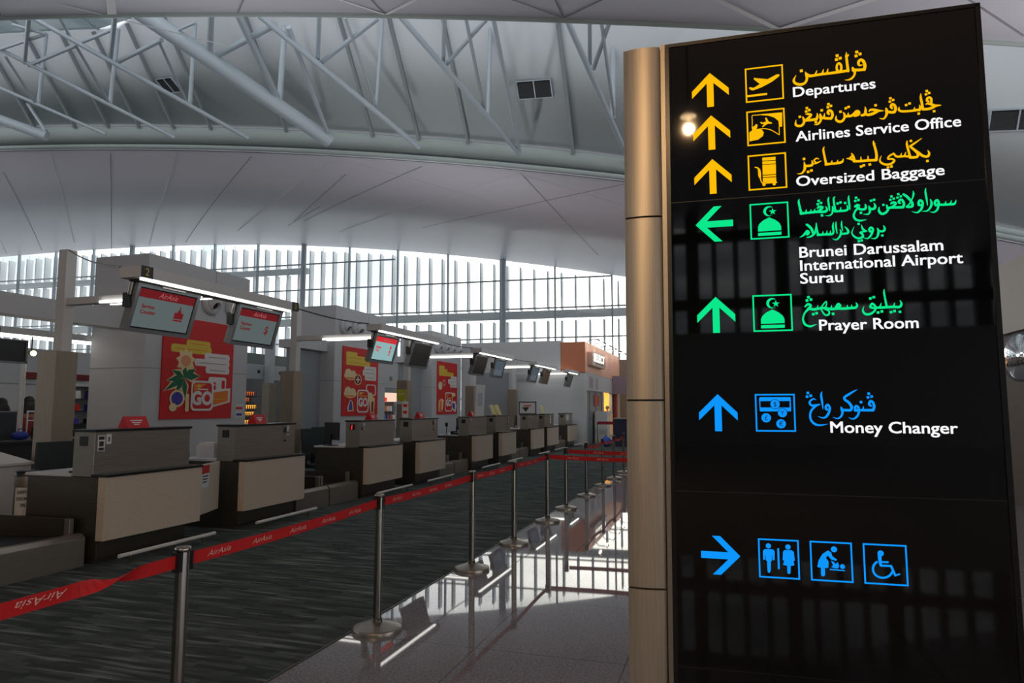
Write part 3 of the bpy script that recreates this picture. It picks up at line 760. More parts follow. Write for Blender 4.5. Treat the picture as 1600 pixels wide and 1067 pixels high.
# ------------------------------------------------------------------ posters, air nozzles and notices on the partition blocks
cream = mat('poster cream', srgb(238,214,160), .6); yell = mat('poster yellow', srgb(226,198,70), .6); grn = mat('poster green', srgb(20,104,70), .6)
orng = mat('poster orange', srgb(236,130,40), .6); pwhite = mat('poster white', srgb(232,226,222), .6); pred = mat('poster red', srgb(214,38,34), .6)
pblue = mat('poster blue', srgb(70,60,170), .6); pgrey = mat('poster grey lettering', srgb(150,150,150), .6); pdk = mat('poster dark', srgb(120,16,20), .6)
def poster(y0, y1, z0, z1, label, art):
    t = thing('poster', label, 'poster', (-11.494, y0, z0), group='red posters on the partition blocks')
    w, h = y1-y0, z1-z0
    mb = MB(); mb.box((0, 0, 0), (.03, w, h), pred); mb.build('board', t)
    mb = MB()
    lay = [.031]
    def pl(pts, m, d=None):
        lay[0] += .0006
        mb.add([(lay[0], u*w, v*h) for u, v in pts], [tuple(range(len(pts)))], m)
    def rr(u0, v0, u1, v1, m, r=.03):
        k = w/h; pts = []
        for cu, cv, a0 in ((u1-r, v1-r*k, 0), (u0+r, v1-r*k, 90), (u0+r, v0+r*k, 180), (u1-r, v0+r*k, 270)):
            for i in range(5):
                a = math.radians(a0 + 22.5*i); pts.append((cu+r*math.cos(a), cv+r*k*math.sin(a)))
        pl(pts, m)
    def el(u, v, ru, rv, m, n=20): pl([(u+ru*math.cos(2*math.pi*i/n), v+rv*math.sin(2*math.pi*i/n)) for i in range(n)], m)
    def star(u, v, r0, r1, n, m):
        k = w/h
        pl([(u+(r0 if i % 2 else r1)*math.cos(math.pi*i/n+.2), v+(r0 if i % 2 else r1)*k*math.sin(math.pi*i/n+.2)) for i in range(2*n)], m)
    def tx(s, cap, u, v, m, **k):
        lay[0] += .0006
        text(mb, s, cap, (lay[0], u*w, v*h), (0,1,0), (0,0,1), m, **k)
    def bars(u0, u1, v, m, hh=.008): rr(u0, v, u1, v+hh, m, .004)
    if art == 0:
        rr(.10, .655, .66, .735, yell); rr(.3, .72, .64, .79, yell); bars(.15, .6, .69, orng); bars(.34, .58, .75, orng)
        for v0, u0 in ((.60, .56), (.535, .42), (.465, .58)): rr(u0, v0, .94, v0+.075, pwhite); bars(u0+.06, .88, v0+.03, pgrey)
        star(.30, .575, .095, .135, 9, cream); el(.30, .575, .068, .055, mat('poster sun', srgb(232,150,110), .6))
        leafs = [((.28,.40),(.03,.27)),((.28,.41),(.06,.37)),((.28,.41),(.12,.475)),((.28,.41),(.3,.515)),((.28,.41),(.44,.50)),((.28,.41),(.50,.43)),((.28,.41),(.17,.24)),((.28,.41),(.31,.19))]
        for g, wd in ((cream, .058), (grn, .034)):
            for (a, b), (c, d) in leafs:
                dx, dy = c-a, d-b; l_ = math.hypot(dx, dy); nx, ny = -dy/l_*wd, dx/l_*wd*w/h
                e = .03 if g is cream else 0
                pl([(a, b), (a+dx*.45+nx, b+dy*.45+ny+.01), (c+dx*e, d+dy*e), (a+dx*.45-nx, b+dy*.45-ny)], g)
        el(.2, .2, .1, .085, cream); el(.2, .2, .075, .065, pblue); el(.15, .115, .05, .04, cream); rr(.31, .07, .36, .25, cream, .02)
        rr(.62, .27, .89, .43, pwhite); tx('$', .17, .68, .30, pred, bold=.03); rr(.82, .31, .87, .40, pred, .015)
        pl([(.62, .1), (.96, .17), (.96, .32), (.66, .29)], pwhite); pl([(.65, .125), (.925, .18), (.925, .295), (.66, .265)], orng); bars(.68, .9, .2, yell, .006)
        rr(.38, .08, .70, .385, pwhite, .05); rr(.405, .10, .675, .365, pred, .04); pl([(.42,.355),(.6,.355),(.42,.27)], orng); el(.49, .33, .03, .014, yell); bars(.47, .62, .292, pwhite, .012)
        tx('GO', .28, .54, .145, pwhite, bold=.05, center=True)
    elif art == 1:
        rr(.08, .87, .38, .93, yell, .02); rr(.08, .80, .62, .88, yell, .02); rr(.08, .735, .75, .81, yell, .02); bars(.13, .5, .84, orng); bars(.13, .65, .77, orng)
        for v0, u0 in ((.66, .58), (.60, .54), (.53, .60)): rr(u0, v0, .94, v0+.085, pwhite, .02); bars(u0+.06, .9, v0+.035, pgrey)
        for v in (.58, .32):
            el(.2, v, .17, .065, cream); el(.14, v+.04, .09, .06, cream); el(.27, v+.03, .08, .05, cream); bars(.08, .3, v-.045, orng, .02)
        el(.4, .53, .105, .08, cream); el(.4, .53, .085, .065, pdk); rr(.385, .485, .415, .575, pwhite, .01); rr(.34, .52, .46, .54, pwhite, .01)
        pl([(.14,.06),(.3,.07),(.27,.2),(.2,.24),(.12,.12)], cream); pl([(.16,.08),(.27,.085),(.24,.2),(.2,.22)], pblue)
        rr(.63, .3, .93, .47, pwhite, .04); rr(.66, .315, .9, .455, pred, .03); pl([(.7,.33),(.9,.26),(.88,.02),(.78,.03),(.74,.18)], cream); pl([(.8,.2),(.86,.22),(.86,.05),(.8,.05)], pdk)
        el(.76, .28, .09, .07, cream)
        rr(.38, .045, .72, .385, pwhite, .06); rr(.41, .065, .69, .365, pred, .05); pl([(.43,.35),(.62,.35),(.43,.28)], orng); el(.49, .335, .03, .014, yell); bars(.47, .66, .285, yell, .012)
        tx('GO', .26, .55, .14, pwhite, bold=.05, center=True)
    else:
        rr(.07, .86, .34, .925, yell, .02); rr(.07, .80, .48, .865, yell, .02); rr(.07, .73, .8, .81, yell, .02); bars(.12, .7, .76, orng)
        for v0, u0 in ((.65, .66), (.59, .52), (.52, .62)): rr(u0, v0, .97, v0+.09, pwhite, .02); bars(u0+.05, .92, v0+.035, pgrey)
        el(.13, .54, .1, .08, cream); el(.12, .52, .06, .05, pwhite); el(.31, .6, .07, .06, pwhite); el(.31, .6, .05, .045, pred)
        pl([(.05,.05),(.25,.06),(.3,.27),(.2,.3),(.06,.26)], cream); pl([(.1,.08),(.2,.1),(.2,.26),(.1,.25)], orng); pl([(.09,.06),(.25,.075),(.25,.09),(.09,.08)], pdk)
        pl([(.68,.12),(.9,.03),(.97,.16),(.88,.26),(.7,.24)], pwhite); pl([(.72,.14),(.86,.08),(.88,.2),(.74,.22)], pblue); el(.8, .38, .1, .04, cream)
        rr(.36, .05, .74, .42, pwhite, .06); rr(.39, .07, .71, .40, pred, .05); pl([(.42,.38),(.6,.38),(.42,.31)], orng); bars(.46, .68, .3, yell, .02)
        tx('GO', .26, .55, .16, pwhite, bold=.05, center=True)
    mb.build('artwork', t)
poster(11.6, 13.78, 1.35, 3.58, 'largest red travel poster, with a palm tree and sun', 0)
poster(18.76, 21.02, 1.34, 3.53, 'red travel poster with cream clouds and a plus sign, beside the pale blue monitor', 1)
poster(26.08, 28.24, 1.32, 3.53, 'farthest red travel poster, with a yellow patch at its top', 2)

def nozzle(y, z, label):
    t = thing('air_nozzle', label, 'air vent', (-11.49, y, z), group='round air nozzles on the partition blocks')
    mb = MB(Matrix.Rotation(math.pi/2, 4, 'Y'))
    mb.lathe([(.29, 0), (.29, .02), (.25, .09), (.22, .11), (.2, .07)], m=M['wall'], n=28); mb.build('ring', t)
    mb = MB(Matrix.Rotation(math.pi/2 + .5, 4, 'Y'))
    mb.lathe([(.21, .02), (.2, .14), (.13, .2), (.11, .2), (.1, .1)], m=M['wall'], n=24); mb.build('barrel', t)
    mb = MB(Matrix.Rotation(math.pi/2 + .5, 4, 'Y')); mb.lathe([(.001, .12), (.1, .12)], m=M['plastic_dark'], n=24); mb.build('throat', t)
for y, z, l in ((12.98, 4.03, 'round air nozzle above the palm tree poster, nearer one'), (13.75, 4.0, 'round air nozzle above the palm tree poster, half behind a monitor'), (18.85, 4.14, 'round air nozzle at the corner above the cream cloud poster'), (19.6, 4.14, 'second round air nozzle above the cream cloud poster'),
                (26.06, 4.12, 'first small air nozzle above the farthest red poster'), (26.8, 4.12, 'second small air nozzle above the farthest red poster'), (27.5, 4.12, 'third small air nozzle above the farthest red poster'), (28.2, 4.12, 'last small air nozzle, nearest the pale end wall')):
    nozzle(y, z, l)
def sheet_notice(x, y, z, w, h, label, m, stripes, name='notice', cat='notice'):
    mb = MB(); mb.box((x, y, z), (x+.006, y+w, z+h), m)
    for a, b, c, d, mm in stripes: mb.box((x+.006, y+a*w, z+b*h), (x+.008, y+c*w, z+d*h), mm)
    o = mb.build(name, loc=(x, y, z)); o['label'] = label; o['category'] = cat
    return o
sheet_notice(-11.494, 13.95, 1.33, .28, .36, 'small white notice at the right edge of the palm tree poster', M['paper'], [(.1,.62,.9,.8,pred),(.15,.2,.85,.36,pblue)])
mb = MB(); yn = COLY[2] - .172
mb.box((-9.1, yn, 1.70), (-8.8, yn+.006, 2.12), M['paper']); mb.box((-9.1, yn-.002, 1.86), (-8.8, yn, 2.12), mat('notice yellow', srgb(196,190,40), .6))
mb.add([(-8.95+.13*math.cos(math.pi*i/10), yn-.002, 1.86-.09*math.sin(math.pi*i/10)) for i in range(11)], [tuple(range(11))], mat('notice olive', srgb(196,190,40), .6))
mb.box((-9.06, yn-.003, 1.98), (-8.84, yn-.002, 2.0), M['paper'])
o = mb.build('notice', loc=(-9.1, yn, 1.70)); o['label'] = 'yellow and white notice on the third column'; o['category'] = 'notice'
t = thing('card_holder', 'narrow pinkish-white notice standing at the left end of the fourth counter', 'notice', (-6.5, 13.12, 1.372))
mb = MB(); mb.box((-.07, -.004, .02), (.07, .004, .36), M['paper']); 
for z in (.1, .24): mb.box((-.045, -.006, z), (.045, -.004, z+.06), pred)
mb.build('sheet', t)
mb = MB(); mb.box((-.08, -.04, 0), (.08, .04, .02), M['plastic_grey']); mb.build('foot', t)
t = thing('notice_board', 'tall leaning white notice board right of the fourth column', 'notice board', (-8.11, 22.0, 0))
mb = MB(Matrix.Translation((0, 0, 1.3)) @ Matrix.Rotation(.05, 4, 'Y')); mb.box((-.16, -.02, 0), (.16, 0, 1.08), M['paper']); mb.box((-.08, -.024, .35), (.09, -.02, .8), mat('faint print', srgb(180,184,200), .6)); mb.build('board', t)
mb = MB(); mb.box((-.2, -.15, 0), (.2, .2, .03), M['steel_dark']); mb.tube((0, .03, .02), (0, .03, 1.5), .02, M['steel_dark'], 8); mb.build('stand', t)
t = thing('framed_poster', 'black-framed white poster standing on the seventh counter', 'framed poster', (-6.54, 22.5, 1.372))
mb = MB(); mb.box((-.28, -.004, .03), (.28, .004, .40), M['paper']); mb.box((-.13, -.006, .27), (.13, -.004, .31), pred); mb.add([(-.2, -.0055, .24), (.06, -.0055, .24), (-.06, -.0055, .08)], [(0,1,2)], M['ink']); mb.build('sheet', t)
mb = MB()
for q in ((-.31, .0, .31, .03), (-.31, .40, .31, .43), (-.31, .03, -.28, .40), (.28, .03, .31, .40)): mb.box((q[0], -.012, q[1]), (q[2], .012, q[3]), M['black'])
mb.box((-.2, -.06, 0), (.2, .06, .012), M['black'])
mb.build('frame', t)
ylw = mat('yellow file', srgb(220,208,110), .6)
for k, (y, x, tilt, l) in enumerate(((18.75, -6.44, .4, 'nearer yellow file leaning on the sixth counter'), (18.95, -6.36, .36, 'second yellow file leaning on the sixth counter'), (22.65, -6.42, -.05, 'upright yellow file on the seventh counter'), (24.1, -6.42, .25, 'farthest yellow file, leaning on the eighth counter'))):
    mb = MB(); mb.box((-.03, -.11, 0), (.03, .11, .31), ylw); mb.box((-.027, -.114, .01), (.027, -.11, .30), M['paper'])
    o = mb.build('file_folder'); o.location = (x, y, 1.373 + .03*abs(math.sin(tilt))); o.rotation_euler = (0, -tilt, 0); o['label'] = l; o['category'] = 'file'; o['group'] = 'yellow files on the counters'
# ------------------------------------------------------------------ stanchions and belts
def make_stanchion(label):
    t = thing('stanchion', label, 'stanchion', group='belt stanchions along the carpet edge')
    mb = MB(); mb.lathe([(.001, .062), (.045, .062), (.16, .032), (.173, .028), (.175, .022), (.175, .0)], m=M['steel'], n=40); mb.build('base', t)
    mb = MB(); mb.lathe([(.0295, .05), (.0295, .86)], m=M['steel_post'], n=24); mb.lathe([(.036, .055), (.036, .085), (.0295, .088)], m=M['steel_dark'], n=24); mb.build('post', t)
    mb = MB(); mb.lathe([(.029, .86), (.029, .945)], m=M['steel_post'], n=24); mb.lathe([(.031, .945), (.035, .95), (.035, .962), (.03, .968), (.001, .968)], m=M['steel_post'], n=24)
    h = mb.build('head', t)
    mb = MB(); mb.box((-.02, .022, .86), (.022, .044, .945), M['plastic_dark']); mb.box((-.02, -.044, .86), (.022, -.022, .945), M['plastic_dark']); mb.box((-.03, -.03, .86), (-.018, .03, .945), M['plastic_dark']); mb.build('cassette', t)
    return t
SP_ = [(-2.398, 2.60), (-2.465, 4.577), (-2.472, 6.512), (-2.453, 7.855), (-2.474, 9.506), (-2.498, 10.78), (-2.50, 12.436), (-2.50, 14.139), (-2.50, 15.604), (-2.50, 17.1)]
SL = ['steel stanchion nearest the camera, its base below the picture', 'second steel stanchion, its whole round base on the shiny floor', 'third steel stanchion from the camera', 'fourth steel stanchion from the camera',
      'fifth steel stanchion, where a red belt turns off to the right', 'sixth steel stanchion, where the upper red belt turns off to the right', 'seventh steel stanchion, left end of the far sagging belt', 'eighth steel stanchion, on the far sagging belt', 'ninth steel stanchion, half in floor glare', 'farthest steel stanchion, just left of the gold post']
st0 = make_stanchion(SL[0]); st0.location = (*SP_[0], 0)
for p, l in zip(SP_[1:], SL[1:]): dup(st0, l, (*p, 0))
dup(st0, 'stanchion outside the left edge holding the near belt', (-2.38, .45, 0))
for p, l in (((-.25, 9.45, 0), 'stanchion behind the tall black sign, on the nearer cross belt'), ((-.25, 10.75, 0), 'stanchion behind the tall black sign, on the farther cross belt')): dup(st0, l, p, math.pi/2)

def belt(p, q, label, logos, twist=None, sag=.01, z0=.876, hgt=.058):
    p, q = Vector((*p, 0)), Vector((*q, 0))
    d = (q-p).normalized(); p = p + d*.04; q = q - d*.04; Ln = (q-p).length
    side = d.cross(Vector((0,0,1)))                       # +x for belts along +y, -y for belts along +x
    N = 40; a_, b_ = [], []
    for i in range(N+1):
        t = i/N; c = p + (q-p)*t; c.z = z0 + hgt/2 - sag*4*t*(1-t)
        ang = 0
        if twist: ang = math.pi * min(1, max(0, (t-twist[0])/(twist[1]-twist[0])))
        up = Vector((0,0,1))*math.cos(ang) + side*math.sin(ang)
        a_.append(c - up*hgt/2); b_.append(c + up*hgt/2)
    t_ = .0012
    mb = MB()
    n = N+1
    mb.add([v + side*t_ for v in a_+b_], [(i, i+1, n+i+1, n+i) for i in range(N)], M['belt_red'])
    mb.add([v - side*t_ for v in a_+b_], [(n+i, n+i+1, i+1, i) for i in range(N)], M['belt_red'])
    for s in logos:
        t = s/Ln; c = p + d*s; c.z = z0 + .016 - sag*4*t*(1-t)
        if twist and t < twist[0] or not twist:
            text(mb, 'AirAsia', .027, c + side*.0025, d, (0,0,1), M['belt_text'], shear=.4, bold=-.004, width=.17)
        else:
            c.z = z0 + .048 - sag*4*t*(1-t)
            text(mb, 'AirAsia', .027, c + side*.0025 + d*.17, -d, (0,0,-1), M['belt_text'], shear=.4, bold=-.004, width=.17)
    o = mb.build('barrier_belt', loc=tuple(p)); o['label'] = label; o['category'] = 'belt'; o['group'] = 'printed red belts'
    return o
def lg(a, b, st=.34): return [a + st*i for i in range(int((b-a)/st))]
BL = ['red belt between the nearest and second stanchion', 'red belt between the second and third stanchion', 'red belt between the third and fourth stanchion', 'red belt between the fourth and fifth stanchion']
def twisted(p, q, label):
    p, q = Vector((*p, 0)), Vector((*q, 0)); d = (q-p).normalized(); p += d*.04; q -= d*.04
    side = d.cross(Vector((0,0,1))); N = 60; Ln = (q-p).length; z0, hgt = .876, .058
    mb = MB(); A, B = [], []
    for i in range(N+1):
        t = i/N; c = p + (q-p)*t; c.z = z0 + hgt/2
        x = (t - .835)/.10; ang = math.pi*(1 - min(1, max(0, x*.5+.5)))
        ang = math.pi*(.5-.5*math.cos(ang))
        up = Vector((0,0,1))*math.cos(ang) + side*math.sin(ang)
        A.append(c - up*hgt/2); B.append(c + up*hgt/2)
    n = N+1
    mb.add(A+B, [(i, i+1, n+i+1, n+i) for i in range(N)], M['belt_red'])
    for k, s in enumerate((.7, 1.06, 1.33, 1.62)):
        c = p + d*s
        c.z = z0 + .047
        if s < 1.5: text(mb, 'AirAsia', .028, c + side*.003 + d*.2, -d, (0,0,-1), M['belt_text'], shear=.4, bold=-.002, width=.2)
    o = mb.build('barrier_belt', loc=tuple(p)); o['label'] = label; o['category'] = 'belt'; o['group'] = 'printed red belts'
twisted((-2.38, .45), SP_[0], 'near red belt with a twist in it, at the lower left')
offs = (.12, .16, .1, .2)
for k in range(4):
    Ln = math.dist(SP_[k], SP_[k+1]) - .1
    belt(SP_[k], SP_[k+1], BL[k], lg(offs[k], Ln-.05), sag=.012)
belt(SP_[4], (-.25, 9.45), 'nearer red cross belt running right from the fifth stanchion', lg(.25, 2.0, .42), sag=.02)
belt(SP_[5], (-.25, 10.75), 'farther red cross belt running right from the sixth stanchion', lg(.4, 2.0, .42), sag=.02)
for k, l in ((6, 'far sagging red belt between the seventh and eighth stanchion'), (7, 'far sagging red belt between the eighth and ninth stanchion'), (8, 'far sagging red belt reaching the farthest stanchion')):
    belt(SP_[k], SP_[k+1], l, lg(.3, 1.3, .45), sag=.07)

